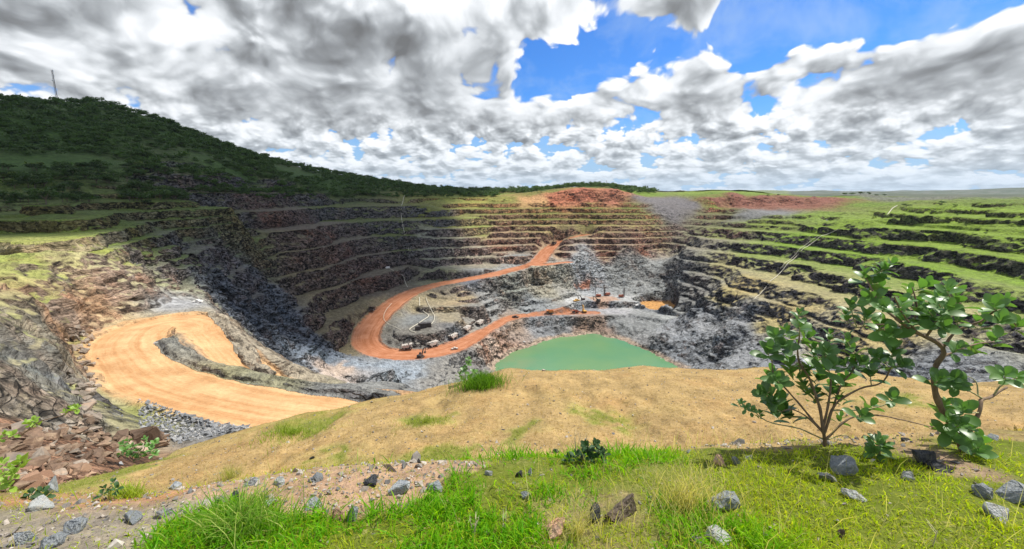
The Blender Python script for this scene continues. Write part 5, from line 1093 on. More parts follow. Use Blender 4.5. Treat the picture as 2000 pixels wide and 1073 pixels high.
def plant(name, label, cat, d, base, stems, clusters, leafL, thick, matl=None, mats=None, pairs=4, group=None, depth=.22, seed=1, stemname='branch'):
    """stems: [(pixel path, base radius, tip radius)]; clusters: pixel spots that carry a leaf rosette"""
    rng = np.random.default_rng(seed); origin = Vector(base); e = bpy.data.objects.new(name, None); link(e); e.location = origin; e.empty_display_size = .05; tag(e, label, cat, group)
    nodes = []
    kx = d/(F)
    for si, (path, r0, r1) in enumerate(stems):
        dd = 0 if si == 0 else rng.uniform(-depth, depth); pts = []
        for k, (px, py) in enumerate(path):
            f = k/(len(path)-1); off = dd*f if si == 0 or k else 0
            if k == 0 and nodes: 
                tgt = Vector(at_d(px, py, d)); q = min(nodes, key=lambda v: (Vector(at_d(px, py, v.y))-v).length); pts.append(q.copy()); d0 = q.y; continue
            if k == 0: pts.append(Vector(at_d(px, py, d))); d0 = d; continue
            pts.append(Vector(at_d(px, py, d0+(dd*f if si else rng.uniform(-.02, .02)))))
        sm = resample(np.array([tuple(p) for p in pts]), .03) if len(pts) > 1 else np.array(pts)
        sm = sm+np.c_[fbm2(np.arange(len(sm))*1.0, np.full(len(sm), seed*1.0+si), 6, 2), fbm2(np.arange(len(sm))*1.0, np.full(len(sm), seed*2.0+si), 6, 2), np.zeros(len(sm))]*.008
        sm[0] = tuple(pts[0]); rr_ = np.linspace(r0, r1, len(sm))*(1+.12*np.sin(np.arange(len(sm))*1.3)); nodes += [Vector(q) for q in sm[::2]]+[Vector(sm[-1])]
        me = mesh_of(stemname, [tube_arrays([tuple(Vector(q)-origin) for q in sm], rr_, 8)], (mats or (M_STEM, M_TWIG))[0 if r0 > .006 else 1])
        link(bpy.data.objects.new('stem' if si == 0 else stemname, me), e)
    V = []; Fc = []; tw = []
    for ci_, c in enumerate(clusters):
        if name == 'milkweed_bush' and seed == 5 and ci_ % 6 == 3: continue
        px, py = c[0], c[1]; sc = c[2] if len(c) > 2 else 1.0
        q = min(nodes, key=lambda v: (Vector(at_d(px, py, v.y))-v).length); p = Vector(at_d(px, py, q.y+rng.uniform(-depth, depth)*.6)); ax = (p-q)
        if ax.length < .03: ax = Vector((rng.uniform(-.3, .3), rng.uniform(-.3, .1), 1))
        ax = ax.normalized()*.6+Vector((rng.uniform(-.25, .25), -.25, .65))
        mid = (p+q)/2+Vector((0, 0, -.01)); tw.append(tube_arrays([tuple(q-origin), tuple(mid-origin), tuple(p-origin)], [.0045, .004, .003], 5))
        cluster(p-origin, ax, leafL*sc*rng.uniform(.85, 1.1), V, Fc, rng, pairs)
    for q_ in tw: link(bpy.data.objects.new('twig', mesh_of('twig', [q_], (mats or (M_STEM, M_TWIG))[1])), e)
    if V:
        me = bpy.data.meshes.new('foliage'); me.from_pydata(V, [], Fc); me.materials.append(matl or M_LEAF); me.polygons.foreach_set('use_smooth', [True]*len(me.polygons)); link(bpy.data.objects.new('foliage', me), e)
    return e
pA = fhit(1612, 872); dA = pA.y
plant('milkweed_bush', 'low broad leaved bush with many thin stems left of the taller bush', 'bush', dA, pA,
 [([(1612, 874), (1608, 835), (1600, 790), (1580, 740), (1558, 700), (1562, 655)], .014, .005),
  ([(1604, 850), (1570, 800), (1540, 765), (1512, 735), (1508, 705)], .009, .004), ([(1610, 840), (1618, 790), (1622, 740), (1612, 700)], .010, .004), ([(1618, 850), (1632, 790), (1680, 760), (1722, 748), (1745, 712)], .010, .004),
  ([(1612, 860), (1660, 818), (1715, 812), (1768, 822), (1822, 834)], .008, .0035), ([(1606, 862), (1560, 838), (1505, 826), (1474, 806), (1448, 792)], .006, .003), ([(1606, 850), (1575, 815), (1545, 800), (1525, 806)], .007, .004),
  ([(1614, 830), (1640, 760), (1668, 720), (1672, 690)], .008, .004), ([(1640, 800), (1690, 800), (1730, 790), (1745, 775)], .006, .003), ([(1600, 870), (1565, 885), (1535, 895)], .006, .004), ([(1612, 862), (1650, 850), (1670, 870)], .005, .002), ([(1612, 862), (1590, 870), (1545, 850)], .005, .002)],
 [(1515, 660, .9), (1500, 690), (1530, 680), (1562, 640, .9), (1575, 662), (1590, 690), (1612, 690), (1620, 660, .8), (1545, 715), (1520, 745), (1497, 770), (1508, 738), (1665, 690, 1.1), (1680, 712), (1655, 668, .9), (1742, 692, 1.1), (1728, 712), (1755, 715, .8), (1700, 730), (1715, 700, .9), (1525, 800, 1.25), (1540, 812, 1.1), (1510, 790), (1570, 760), (1600, 738), (1648, 745), (1590, 775), (1625, 765), (1560, 735),
  (1640, 780, .8), (1700, 795), (1742, 780, .9), (1680, 812, .8), (1615, 720), (1585, 715), (1650, 715, .9), (1640, 820, .7), (1470, 803, .45), (1458, 798, .45), (1446, 790, .45), (1484, 812, .45), (1822, 834, .5), (1540, 655, .9), (1560, 615, .6)], .116, .01, seed=3)
pB = fhit(1888, 884); dB = pB.y
plant('milkweed_bush', 'taller broad leaved bush with a bent woody trunk and spreading crown at right', 'bush', dB, pB,
 [([(1886, 888), (1862, 840), (1838, 795), (1826, 756), (1830, 715), (1845, 690), (1832, 670), (1800, 655), (1772, 640), (1750, 622)], .026, .010),
  ([(1750, 622), (1722, 600), (1702, 565), (1692, 545)], .008, .004), ([(1775, 642), (1790, 600), (1782, 562)], .008, .004), ([(1802, 656), (1845, 610), (1878, 592)], .008, .004), ([(1840, 682), (1870, 645), (1915, 628), (1952, 606), (1985, 635)], .009, .004),
  ([(1845, 692), (1895, 675), (1942, 668)], .007, .004), ([(1775, 642), (1722, 634), (1672, 640)], .007, .004), ([(1892, 872), (1912, 800), (1914, 782), (1936, 776), (1966, 757)], .016, .008), ([(1914, 782), (1890, 762), (1868, 745)], .006, .004), ([(1936, 776), (1950, 755), (1985, 738)], .006, .004), ([(1914, 775), (1905, 745), (1890, 735)], .005, .003), ([(1800, 655), (1760, 610), (1745, 580)], .007, .004)],
 [(1688, 540, .9), (1705, 555), (1722, 530), (1742, 548), (1700, 582), (1724, 604), (1690, 622), (1662, 602, .9), (1652, 622, .8), (1678, 640), (1790, 602), (1802, 562), (1775, 575), (1832, 590), (1762, 628), (1745, 575), (1760, 600), (1815, 610), (1868, 588, 1.1), (1850, 606), (1840, 640), (1890, 612), (1870, 625), (1918, 632), (1942, 602), (1952, 628), (1986, 636, .9), (1902, 655), (1942, 664, 1.05), (1868, 684), (1900, 685), (1720, 640), (1740, 655), (1780, 620), (1810, 632), (1712, 570), (1735, 520, .8), (1850, 570, .8), (1960, 590, .8),
  (1835, 772), (1842, 800), (1852, 822), (1872, 832), (1882, 802), (1892, 838), (1870, 862, 1.3), (1898, 868, 1.4), (1855, 745), (1870, 750), (1962, 735), (1985, 738), (1948, 745), (1830, 745), (1905, 885, 1.2), (1850, 845, 1.1)], .108, .01, seed=5)
p = fhit(1716, 898); plant('milkweed_seedling', 'small broad leaved seedling in bright grass between the two bushes', 'plant', p.y, p, [([(1716, 900), (1716, 880), (1714, 865)], .006, .004)], [(1712, 868, .9), (1722, 880, 1.0), (1708, 886, .9), (1718, 862, .7)], .11, .01, pairs=3, seed=8, depth=.05)
p = fhit(1150, 905); plant('leafy_weed', 'dark green leafy weed at the top of the central grass', 'plant', p.y, p, [([(1150, 908), (1155, 890), (1160, 872)], .005, .003), ([(1150, 905), (1130, 892), (1112, 895)], .004, .002), ([(1152, 900), (1168, 885), (1178, 880)], .004, .002)],
      [(1160, 872), (1150, 880), (1140, 888), (1170, 880), (1178, 888), (1125, 890), (1110, 896), (1155, 895), (1135, 900), (1165, 868), (1145, 872), (1172, 893)], .055, .01, M_LEAFD, pairs=4, seed=9, depth=.1)
p = fhit(70, 975); plant('leafy_weed', 'dark leafy weed beside the grey rock at the left end of the crest', 'plant', p.y, p, [([(70, 980), (68, 965)], .004, .002)], [(60, 965), (72, 972), (82, 960), (55, 975), (90, 970), (66, 980)], .05, .01, M_LEAFD, pairs=3, seed=10, depth=.08)
p = fhit(212, 975); plant('leafy_weed', 'sparse little weed on the left crest', 'plant', p.y, p, [([(212, 978), (215, 955), (222, 940)], .003, .002), ([(214, 965), (205, 955)], .002, .001)], [(222, 942, .8), (205, 955), (215, 962), (228, 955), (200, 965)], .04, .01, M_LEAFD, pairs=3, seed=12, depth=.06)
p = fhit(912, 748); plant('rim_shrub', 'small green shrub left of the bright grass clump on the rim', 'shrub', p.y, p, [([(912, 750), (908, 728), (914, 712)], .02, .01), ([(912, 745), (925, 730)], .015, .01), ([(912, 745), (898, 733)], .015, .01)], [(914, 712), (908, 725), (925, 728), (898, 733), (918, 738), (905, 742), (915, 702, .8)], .28, .01, M_LEAF, pairs=3, seed=13, depth=.3)
def dry_bush(px, py, w, h, n, label, name='dry_shrub', r0=.018, cat='dry shrub'):
    p = fhit(px, py); rng = np.random.default_rng(int(px)); kx = (p.y)/F; parts = []
    for k in range(n):
        tx = rng.uniform(-1, 1)*w/2; ty = h*rng.uniform(.55, 1); dy = rng.uniform(-.3, .3)*w*kx; q = [(0, 0, -.03), (tx*.35*kx, dy*.3, ty*.45*kx), (tx*.8*kx, dy*.7, ty*.8*kx), (tx*kx, dy, ty*kx)]
        parts.append(tube_arrays(q, [r0, r0*.7, r0*.45, r0*.2], 5))
        for j in range(3):
            a = Vector(q[1]).lerp(Vector(q[3]), rng.uniform(.1, .9)); b = a+Vector((rng.uniform(-1, 1)*w*.2*kx, rng.uniform(-.1, .1), h*.25*kx)); parts.append(tube_arrays([tuple(a), tuple(b)], [r0*.4, r0*.15], 4))
    e = bpy.data.objects.new(name, mesh_of(name, parts, M_DEAD)); link(e); e.location = p; tag(e, label, cat); return e
dry_bush(1026, 721, 60, 38, 12, 'leafless pale dry shrub on the rim in front of the green lake')
dry_bush(985, 1040, 14, 75, 2, 'bare dark stalk standing in the grass at the bottom centre', 'dry_stalk', .004, 'dry stalk')
dry_bush(925, 1050, 30, 60, 4, 'leaning pale stalks left of the bare dark stalk', 'dry_stalk', .003, 'dry stalk')
dry_bush(1125, 895, 60, 70, 6, 'thin bare stalks rising beside the dark leafy weed', 'dry_stalk', .003, 'dry stalk')
dry_bush(1010, 890, 70, 60, 6, 'fine pale stalks on the crest below the tan slope', 'dry_stalk', .002, 'dry stalk')
dry_bush(1490, 1065, 6, 45, 1, 'single straw stem near the bottom right of the centre', 'dry_stalk', .003, 'dry stalk')
dry_bush(1822, 1068, 8, 48, 1, 'pale upright straw stem at the lower right edge', 'dry_stalk', .004, 'dry stalk')
# shrubs over the lip at the left
def lip_plant(name, label, d, stems, clusters, L, seed, matl=M_LEAFY):
    px, py = stems[0][0][0]; plant(name, label, 'shrub', d, Vector(at_d(px, py, d)), stems, clusters, L, .01, matl, pairs=3, seed=seed, depth=.4)
lip_plant('leafy_shrub', 'green leafy shrub growing beyond the left end of the tan slope', 17.5, [([(262, 905), (255, 880), (250, 862)], .02, .01), ([(262, 900), (280, 880), (285, 858)], .02, .01), ([(262, 900), (292, 885)], .02, .01), ([(262, 900), (240, 880)], .02, .01)], [(250, 862), (258, 872), (245, 880), (240, 868), (285, 858), (290, 872), (278, 870), (296, 880), (268, 882), (255, 888), (238, 888), (285, 888), (302, 866), (300, 888), (270, 895)], .26, 21, M_LEAF)
lip_plant('leafy_shrub', 'yellow green leafy shrub at the left edge of the picture', 9.0, [([(10, 965), (14, 935), (20, 915)], .012, .006), ([(10, 955), (30, 915), (45, 900)], .01, .006), ([(10, 960), (-5, 930)], .01, .006)], [(20, 915), (45, 900), (38, 908), (8, 925), (-5, 930), (15, 940), (28, 925), (5, 905), (18, 950), (2, 945)], .20, 22)
lip_plant('trailing_twig', 'long pale twig with leafy ends over the boulders at far left', 12.0, [([(-20, 865), (40, 850), (75, 825), (120, 812), (150, 798)], .02, .008), ([(20, 855), (20, 842), (12, 830)], .01, .006), ([(60, 832), (66, 818)], .01, .006)], [(150, 798), (140, 800), (128, 806), (66, 822), (75, 828), (55, 828), (12, 848), (25, 850), (0, 858)], .18, 23)

# ------------------------------------------------------------------ machines, pipes, masts
def paint(name, col, rough=.55, metal=0.0, dirt=.5):
    m, t, b = newmat(name); pos = t.new('ShaderNodeTexCoord').outputs['Object']; n = t.noise(pos, .9, 5, .7)
    t.l.new(t.mix(t.mr(n, .42, .62, 0, dirt), col, (.26, .15, .09)), b.inputs['Base Color']); b.inputs['Roughness'].default_value = rough; b.inputs['Metallic'].default_value = metal; return m
MP = {'yellow': paint('yellow_paint', (.62, .33, .03)), 'steel': paint('worn_steel', (.30, .29, .27), .6), 'bed': paint('dusty_truck_bed', (.50, .47, .42), .7), 'dark': paint('dark_machine_paint', (.035, .03, .03), .6, dirt=.25), 'rubber': paint('tyre_rubber', (.02, .02, .02), .85, dirt=.35), 'glass': paint('cab_glass', (.02, .03, .035), .1, dirt=.1),
      'red': paint('red_brown_paint', (.32, .07, .03)), 'white': paint('white_paint', (.75, .74, .70), .5, dirt=.2), 'orange': paint('orange_paint', (.62, .20, .04)), 'pipe': paint('pale_pipe', (.62, .58, .46), .55, dirt=.15), 'black': paint('black_paint', (.02, .02, .022), .5, dirt=.15)}
class PB:
    """collects shapes of one part"""
    def __init__(s): s.bm = bmesh.new()
    def prism(s, prof, y0, y1, axis='y'):
        """profile [(x,z)] extruded along y"""
        a = [s.bm.verts.new((x, y0, z)) for x, z in prof]; b = [s.bm.verts.new((x, y1, z)) for x, z in prof]; n = len(prof)
        s.bm.faces.new(a); s.bm.faces.new(b[::-1])
        for i in range(n): s.bm.faces.new((a[i], b[i], b[(i+1) % n], a[(i+1) % n]))
        return s
    def box(s, x0, x1, y0, y1, z0, z1): return s.prism([(x0, z0), (x1, z0), (x1, z1), (x0, z1)], y0, y1)
    def cyl(s, p0, p1, r, n=16, r2=None):
        p0, p1 = Vector(p0), Vector(p1); d = (p1-p0).normalized(); a = d.orthogonal().normalized(); b = d.cross(a); r2 = r if r2 is None else r2
        A_ = [s.bm.verts.new(p0+(a*math.cos(2*math.pi*i/n)+b*math.sin(2*math.pi*i/n))*r) for i in range(n)]; B_ = [s.bm.verts.new(p1+(a*math.cos(2*math.pi*i/n)+b*math.sin(2*math.pi*i/n))*r2) for i in range(n)]
        s.bm.faces.new(A_[::-1]); s.bm.faces.new(B_)
        for i in range(n): s.bm.faces.new((A_[i], A_[(i+1) % n], B_[(i+1) % n], B_[i]))
        return s
    def beam(s, p0, p1, w, h=None):
        p0, p1 = Vector(p0), Vector(p1); d = (p1-p0).normalized(); up = Vector((0, 0, 1)) if abs(d.z) < .95 else Vector((1, 0, 0)); a = d.cross(up).normalized()*w/2; b = a.cross(d).normalized()*(h or w)/2
        q = [s.bm.verts.new(p+k) for p in (p0, p1) for k in (a+b, b-a, -a-b, a-b)]
        for f in ((3, 2, 1, 0), (4, 5, 6, 7), (0, 1, 5, 4), (1, 2, 6, 5), (2, 3, 7, 6), (3, 0, 4, 7)): s.bm.faces.new([q[i] for i in f])
        return s
    def make(s, name, mat, parent, bevel=.04):
        bmesh.ops.recalc_face_normals(s.bm, faces=s.bm.faces)
        if bevel: bmesh.ops.bevel(s.bm, geom=[e for e in s.bm.edges if len(e.link_faces) == 2 and e.calc_face_angle(0) > R(40)], offset=bevel, segments=1, affect='EDGES')
        me = bpy.data.meshes.new(name); s.bm.to_mesh(me); s.bm.free(); me.materials.append(mat); return link(bpy.data.objects.new(name, me), parent)
def root(name, p, heading, label, cat, group=None, scale=1.0):
    e = bpy.data.objects.new(name, None); link(e); e.location = p; e.rotation_euler.z = heading; e.scale = (scale,)*3; e.empty_display_size = .3; tag(e, label, cat, group); return e
def wheel(e, x, y, r, w, name='wheel'):
    h = PB().cyl((x, y-w/2, r), (x, y+w/2, r), r, 20).make(name, MP['rubber'], e, .1); PB().cyl((x, y-w/2-.03, r), (x, y+w/2+.03, r), r*.5, 12).make('rim', MP['steel'], h, .02); return h
def haul_truck(p, heading, label, bodycol='bed', cabcol='yellow', group='haul trucks in the pit', scale=1.0, load=True):
    e = root('haul_truck', p, heading, label, 'dump truck', group, scale)
    PB().box(-4.2, 4.2, -1.1, 1.1, 1.3, 2.1).box(3.3, 4.6, -2.6, 2.6, 1.0, 1.9).make('chassis', MP['dark'], e)
    PB().prism([(-5.0, 3.0), (-3.6, 2.2), (1.6, 2.0), (2.3, 4.1), (4.7, 4.9), (4.7, 5.15), (1.9, 4.9), (-1.5, 4.5), (-4.9, 4.1)], -2.75, -2.5).prism([(-5.0, 3.0), (-3.6, 2.2), (1.6, 2.0), (2.3, 4.1), (4.7, 4.9), (4.7, 5.15), (1.9, 4.9), (-1.5, 4.5), (-4.9, 4.1)], 2.5, 2.75).prism([(-5.0, 3.0), (-3.6, 2.2), (1.6, 2.0), (2.3, 4.1), (4.7, 4.9), (4.7, 5.15), (2.1, 4.4), (1.4, 2.25), (-3.6, 2.45), (-5.0, 3.25)], -2.5, 2.5).make('dump_body', MP[bodycol], e)
    if load:
        bm = PB(); r = np.random.default_rng(int(abs(p[0])*10)); 
        for k in range(26):
            c = Vector((r.uniform(-4.2, 1.2), r.uniform(-2.1, 2.1), 0)); c.z = 3.9+.7*(1-abs(c.y)/2.6)*(1-abs(c.x+1.4)/4.5); v = bmesh.ops.create_icosphere(bm.bm, subdivisions=1, radius=r.uniform(.5, 1.0), matrix=Matrix.Translation(c))['verts']
        bm.make('load', MP['bed'], e, 0)
    c = PB().box(2.2, 3.9, .6, 2.3, 2.2, 4.0).make('cab', MP[cabcol], e); PB().box(3.86, 3.96, .75, 2.15, 2.9, 3.75).box(2.5, 3.6, 2.25, 2.34, 2.9, 3.75).make('window', MP['glass'], c, 0)
    PB().prism([(2.6, 1.6), (4.7, 1.6), (4.7, 2.5), (4.2, 2.9), (2.6, 2.9)], -2.3, .5).make('hood', MP[cabcol], e)
    h = PB().box(4.64, 4.74, -1.8, 0, 1.7, 2.4).make('grille', MP['dark'], e, 0)
    PB().beam((4.6, 2.3, 1.2), (4.2, 2.3, 2.9), .12).beam((4.6, 1.8, 1.2), (4.2, 1.8, 2.9), .12).beam((4.3, -2.4, 3.0), (4.3, .4, 3.0), .08).make('handrail', MP['steel'], e, 0)
    for y in (-2.35, 2.35): wheel(e, 3.0, y, 1.35, .9)
    for y in (-2.3, -1.35, 1.35, 2.3): wheel(e, -2.7, y, 1.35, .85)
    for y in (-2.2, 2.2): PB().box(4.58, 4.72, y-.2, y+.2, 1.45, 1.75).make('headlight', MP['white'], e, 0)
    return e
def tracks(e, L, W, w, h):
    for y in (-W/2, W/2): PB().prism([(-L/2+h*.4, 0), (L/2-h*.4, 0), (L/2, h*.5), (L/2-h*.4, h), (-L/2+h*.4, h), (-L/2, h*.5)], y-w/2, y+w/2).make('track', MP['dark'], e, .05)
def excavator(p, heading, label, col='yellow', boomdir=0.0, raised=1.0, scale=1.0, group='excavators in the pit'):
    e = root('excavator', p, heading, label, 'excavator', group, scale); tracks(e, 5.4, 3.4, .8, 1.2)
    PB().cyl((0, 0, .9), (0, 0, 1.4), 1.2).make('turntable', MP['dark'], e, 0)
    PB().prism([(-3.4, 1.4), (1.5, 1.4), (1.5, 2.2), (-.2, 2.9), (-3.0, 3.2), (-3.4, 2.9)], -1.7, 1.7).make('house', MP[col], e, .06)
    c = PB().prism([(.3, 2.2), (2.1, 2.2), (2.1, 3.4), (1.7, 4.0), (.3, 4.0)], .75, 1.75).make('cab', MP[col], e, .05); PB().box(2.08, 2.14, .85, 1.65, 2.6, 3.6).box(.6, 1.8, 1.72, 1.78, 2.7, 3.7).make('window', MP['glass'], c, 0)
    a = Vector((1.2, -.3, 2.2)); b = a+Vector((2.6, 0, 4.2*raised)); d = b+Vector((3.0, 0, -.2*raised+.6)); f = d+Vector((-.6, 0, -3.6))
    PB().beam(a, b, .7, .9).beam(b, d, .6, .8).make('boom', MP[col], e, .03); PB().beam(d, f, .45, .6).make('arm', MP[col], e, .03)
    PB().prism([(f.x-.2, f.z+.2), (f.x+.5, f.z-.2), (f.x+.2, f.z-1.3), (f.x-1.1, f.z-1.2), (f.x-1.3, f.z-.5)], -.95, .35).make('bucket', MP['dark'], e, .03)
    PB().cyl((1.9, -.3, 2.0), tuple(a.lerp(b, .7)+Vector((.25, 0, -.2))), .13, 8).make('hydraulic_cylinder', MP['steel'], e, 0); return e
def drill_rig(p, heading, label, masts=1, group='drill rigs on the pale platform', scale=1.0, col='red'):
    e = root('drill_rig', p, heading, label, 'drill rig', group, scale); tracks(e, 5.0, 3.2, .7, 1.0)
    PB().box(-4.2, 3.4, -1.5, 1.5, 1.1, 1.6).box(-3.9, .6, -1.4, 1.4, 1.6, 3.4).make('machine_deck', MP[col], e); c = PB().box(1.0, 2.6, .2, 1.5, 1.6, 3.9).make('cab', MP[col], e); PB().box(2.57, 2.64, .35, 1.35, 2.5, 3.6).make('window', MP['glass'], c, 0)
    for k in range(masts):
        y = -.7 if k == 0 else .9; m = PB(); H = 12.5 if k == 0 else 10.5
        for dx in (0, .8):
            for dy in (-.35, .35): m.beam((2.9+dx, y+dy, .6), (2.9+dx, y+dy, H), .14)
        for z in np.arange(1.2, H-.8, 1.3): m.beam((2.9, y-.35, z), (3.7, y+.35, z+1.2), .1).beam((3.7, y-.35, z), (2.9, y+.35, z+1.2), .1)
        m.box(2.7, 3.9, y-.5, y+.5, H, H+.6); m.make('mast', MP['dark'], e, 0)
    for y in (-1.3, 1.3): PB().cyl((-3.6, y, 0), (-3.6, y, 1.6), .2, 8).make('jack', MP['steel'], e, 0)
    return e
def pickup(p, heading, label, col='white', scale=1.0, cat='pickup', name='pickup_truck'):
    e = root(name, p, heading, label, cat, None, scale)
    PB().prism([(-2.6, .5), (2.6, .5), (2.6, 1.1), (1.3, 1.25), (.6, 1.9), (-.7, 1.9), (-.8, 1.2), (-2.6, 1.2)], -.95, .95).make('body', MP[col], e, .06); PB().prism([(1.15, 1.28), (.62, 1.8), (-.6, 1.8), (-.6, 1.28)], -.97, .97).make('window', MP['glass'], e, 0)
    for x in (-1.7, 1.7):
        for y in (-.85, .85): wheel(e, x, y, .42, .28)
    return e
def on(px, py, dz=0.0):
    p = hit(px, py); return Vector((p.x, p.y, ground(p.x, p.y)+dz))
def heading(a, b):
    p, q = hit(*a), hit(*b); return math.atan2(q.y-p.y, q.x-p.x)
for px, py, nx, ny, lb in ((795, 682, 850, 681, 'leftmost loaded haul truck of the convoy on the red road bend'), (846, 677, 890, 668, 'second haul truck of the convoy, just right of the excavator on the bend'), (885, 662, 920, 648, 'middle haul truck of the convoy climbing beside the dark rock bank'), (912, 647, 945, 634, 'fourth haul truck of the convoy, pale load, below the terraced rock'), (937, 635, 970, 624, 'rightmost pale bed haul truck of the convoy on the straight red road')):
    haul_truck(on(px, py), heading((px, py), (nx, ny)), lb, 'bed', 'steel')
haul_truck(on(727, 607), heading((727, 607), (712, 640)), 'lone dark haul truck at the outer edge of the red loop on the left', 'dark', 'dark', load=False)
haul_truck(on(1082, 478), heading((1082, 478), (1060, 495)), 'tiny dark haul truck going down the upper ramp', 'dark', 'dark', load=False)
haul_truck(on(1074, 613), heading((1074, 613), (1040, 616)), 'orange haul truck above the far shore of the green lake', 'orange', 'orange', load=False, scale=.95)
haul_truck(on(1124, 612), heading((1124, 612), (1090, 613)), 'dark red haul truck waiting beside the yellow excavator', 'red', 'dark', load=False, scale=.85)
excavator(on(1141, 611), R(100), 'big yellow excavator loading beside the dark red truck above the lake', 'yellow', scale=1.15)
excavator(on(822, 699), R(70), 'dark bodied excavator with raised orange boom on the near side of the road bend', 'black', scale=1.1)
pickup(on(888, 683), R(20), 'small pale pickup parked at the near side of the red road', 'bed', 1.2)
pickup(on(1007, 621), R(160), 'small dark vehicle where the red road narrows left of the lake', 'dark', 1.5, 'utility vehicle', 'utility_vehicle')
pickup(on(386, 592), R(10), 'small white pickup parked on the grey pad by the ochre hairpin', 'white', .8)
drill_rig(on(1168, 580), R(180), 'red drill rig with one short mast, leftmost on the pale platform'); drill_rig(on(1185, 578), R(200), 'large red drill rig with twin masts in the middle of the pale platform', 2, scale=1.15); drill_rig(on(1214, 581), R(10), 'drill rig with tall dark twin masts, rightmost on the pale platform', 2)
excavator(on(1168, 589), R(180), 'black excavator with its arm hanging down at the front edge of the pale platform', 'black', scale=.95); excavator(on(1138, 587), R(160), 'dark excavator with its boom leaning up beside the grey track', 'dark', scale=.95)
pickup(on(1126, 589), R(30), 'tan service vehicle parked on the grey track below the platform', 'yellow', 1.7, 'service vehicle', 'service_vehicle'); pickup(on(1246, 598), R(200), 'small white vehicle parked beside the orange pool', 'white', 1.4)
# pump station inside the loop
def pump(p, w, l, h, hd, label):
    e = root('pump_unit', p, hd, label, 'pump', 'black pump units inside the red loop'); PB().box(-l/2, l/2, -w/2, w/2, .4, h).make('housing', MP['black'], e, .1)
    PB().box(-l/2-.4, l/2+.4, -w/2+.2, w/2-.2, 0, .4).make('skid', MP['dark'], e, .03); PB().cyl((l*.2, 0, h), (l*.2, 0, h+1.3), .22, 10).make('exhaust', MP['steel'], e, 0)
    for k in range(3): PB().box(-l/2+.5+k*l*.3, -l/2+.5+k*l*.3+l*.2, -w/2-.06, -w/2-.002, 1.0, h-.6).make('door', MP['dark'], e, 0)
    return e
pump(on(825, 641), 4.5, 8, 5.0, R(12), 'largest black pump housing inside the red loop'); pump(on(816, 645), 3.5, 5, 3.8, R(12), 'lower black pump housing left of the largest one'); pump(on(838, 639), 3.2, 4.5, 4.4, R(5), 'narrow black pump housing right of the largest one')
e = root('water_tank', on(757, 525), R(10), 'small white tank standing on the bench at the top of the pale pipe', 'tank'); PB().box(-2.6, 2.6, -1.3, 1.3, .3, 2.6).make('tank_body', MP['white'], e, .2); PB().box(-2.8, 2.8, -1.4, 1.4, 0, .3).make('base', MP['dark'], e, .02)
def pipe(pts, label, r=.42, lift=.5, mat='pipe'):
    P = []
    for a, b in zip(pts[:-1], pts[1:]):
        for t_ in np.linspace(0, 1, 5)[:-1]:
            h = hit(a[0]+(b[0]-a[0])*t_, a[1]+(b[1]-a[1])*t_); P.append(h)
    P.append(hit(*pts[-1])); Q = np.array([(p.x, p.y, p.z+lift) for p in P]); K = Q.copy()
    for _ in range(2): K[1:-1] = (K[:-2]+2*K[1:-1]+K[2:])/4
    K[:, 2] = np.maximum(K[:, 2], Q[:, 2]); F_ = []
    for a, b in zip(K[:-1], K[1:]):
        n = max(1, int(np.linalg.norm(b-a)/2.5)); F_ += [a+(b-a)*i/n for i in range(n)]
    F_ = np.array(F_+[K[-1]]); F_[:, 2] = np.maximum(F_[:, 2], ground_v(F_[:, 0], F_[:, 1])+lift+.3)
    for _ in range(2): F_[1:-1] = (F_[:-2]+2*F_[1:-1]+F_[2:])/4
    K = F_; o = bpy.data.objects.new('pipe', mesh_of('pipe', [tube_arrays([tuple(k) for k in K], [r*.68]*len(K), 6)], MP[mat])); link(o); tag(o, label, 'pipe')
pipe([(791, 381), (785, 400), (783, 420), (786, 440), (790, 456), (794, 472), (798, 488)], 'long pale pipe hanging down the upper left benches from the rim')
pipe([(797, 480), (799, 495), (802, 507), (806, 517)], 'short thin pipe continuing down to the lower left bench')
pipe([(758, 524), (768, 530), (782, 536), (789, 541), (791, 552), (796, 562)], 'pale pipe running from the white tank down to the red road')
pipe([(765, 594), (752, 609), (748, 623), (754, 632), (783, 646)], 'thin pale pipe curving down the left inside of the red loop', .3)
pipe([(819, 582), (820, 592), (819, 603), (830, 612), (841, 618), (823, 629), (814, 636), (795, 646), (812, 651)], 'zigzag pale pipe leading to the black pump housings', .5)
pipe([(832, 582), (837, 598), (845, 611), (849, 618), (848, 629), (841, 636)], 'pale curved pipe right of the zigzag one inside the loop', .42)
pipe([(1636, 450), (1605, 464), (1580, 480), (1562, 496), (1545, 512), (1528, 530), (1508, 550), (1490, 570), (1472, 588)], 'long pale hose slanting down the right bank benches', .38, .8)
pipe([(1598, 462), (1572, 480), (1555, 498), (1536, 514), (1520, 532)], 'second thin hose beside the long one on the right bank', .25, .8)
pipe([(1752, 403), (1742, 408), (1737, 416), (1732, 422)], 'short pale pipe on the upper green benches at right', .6)
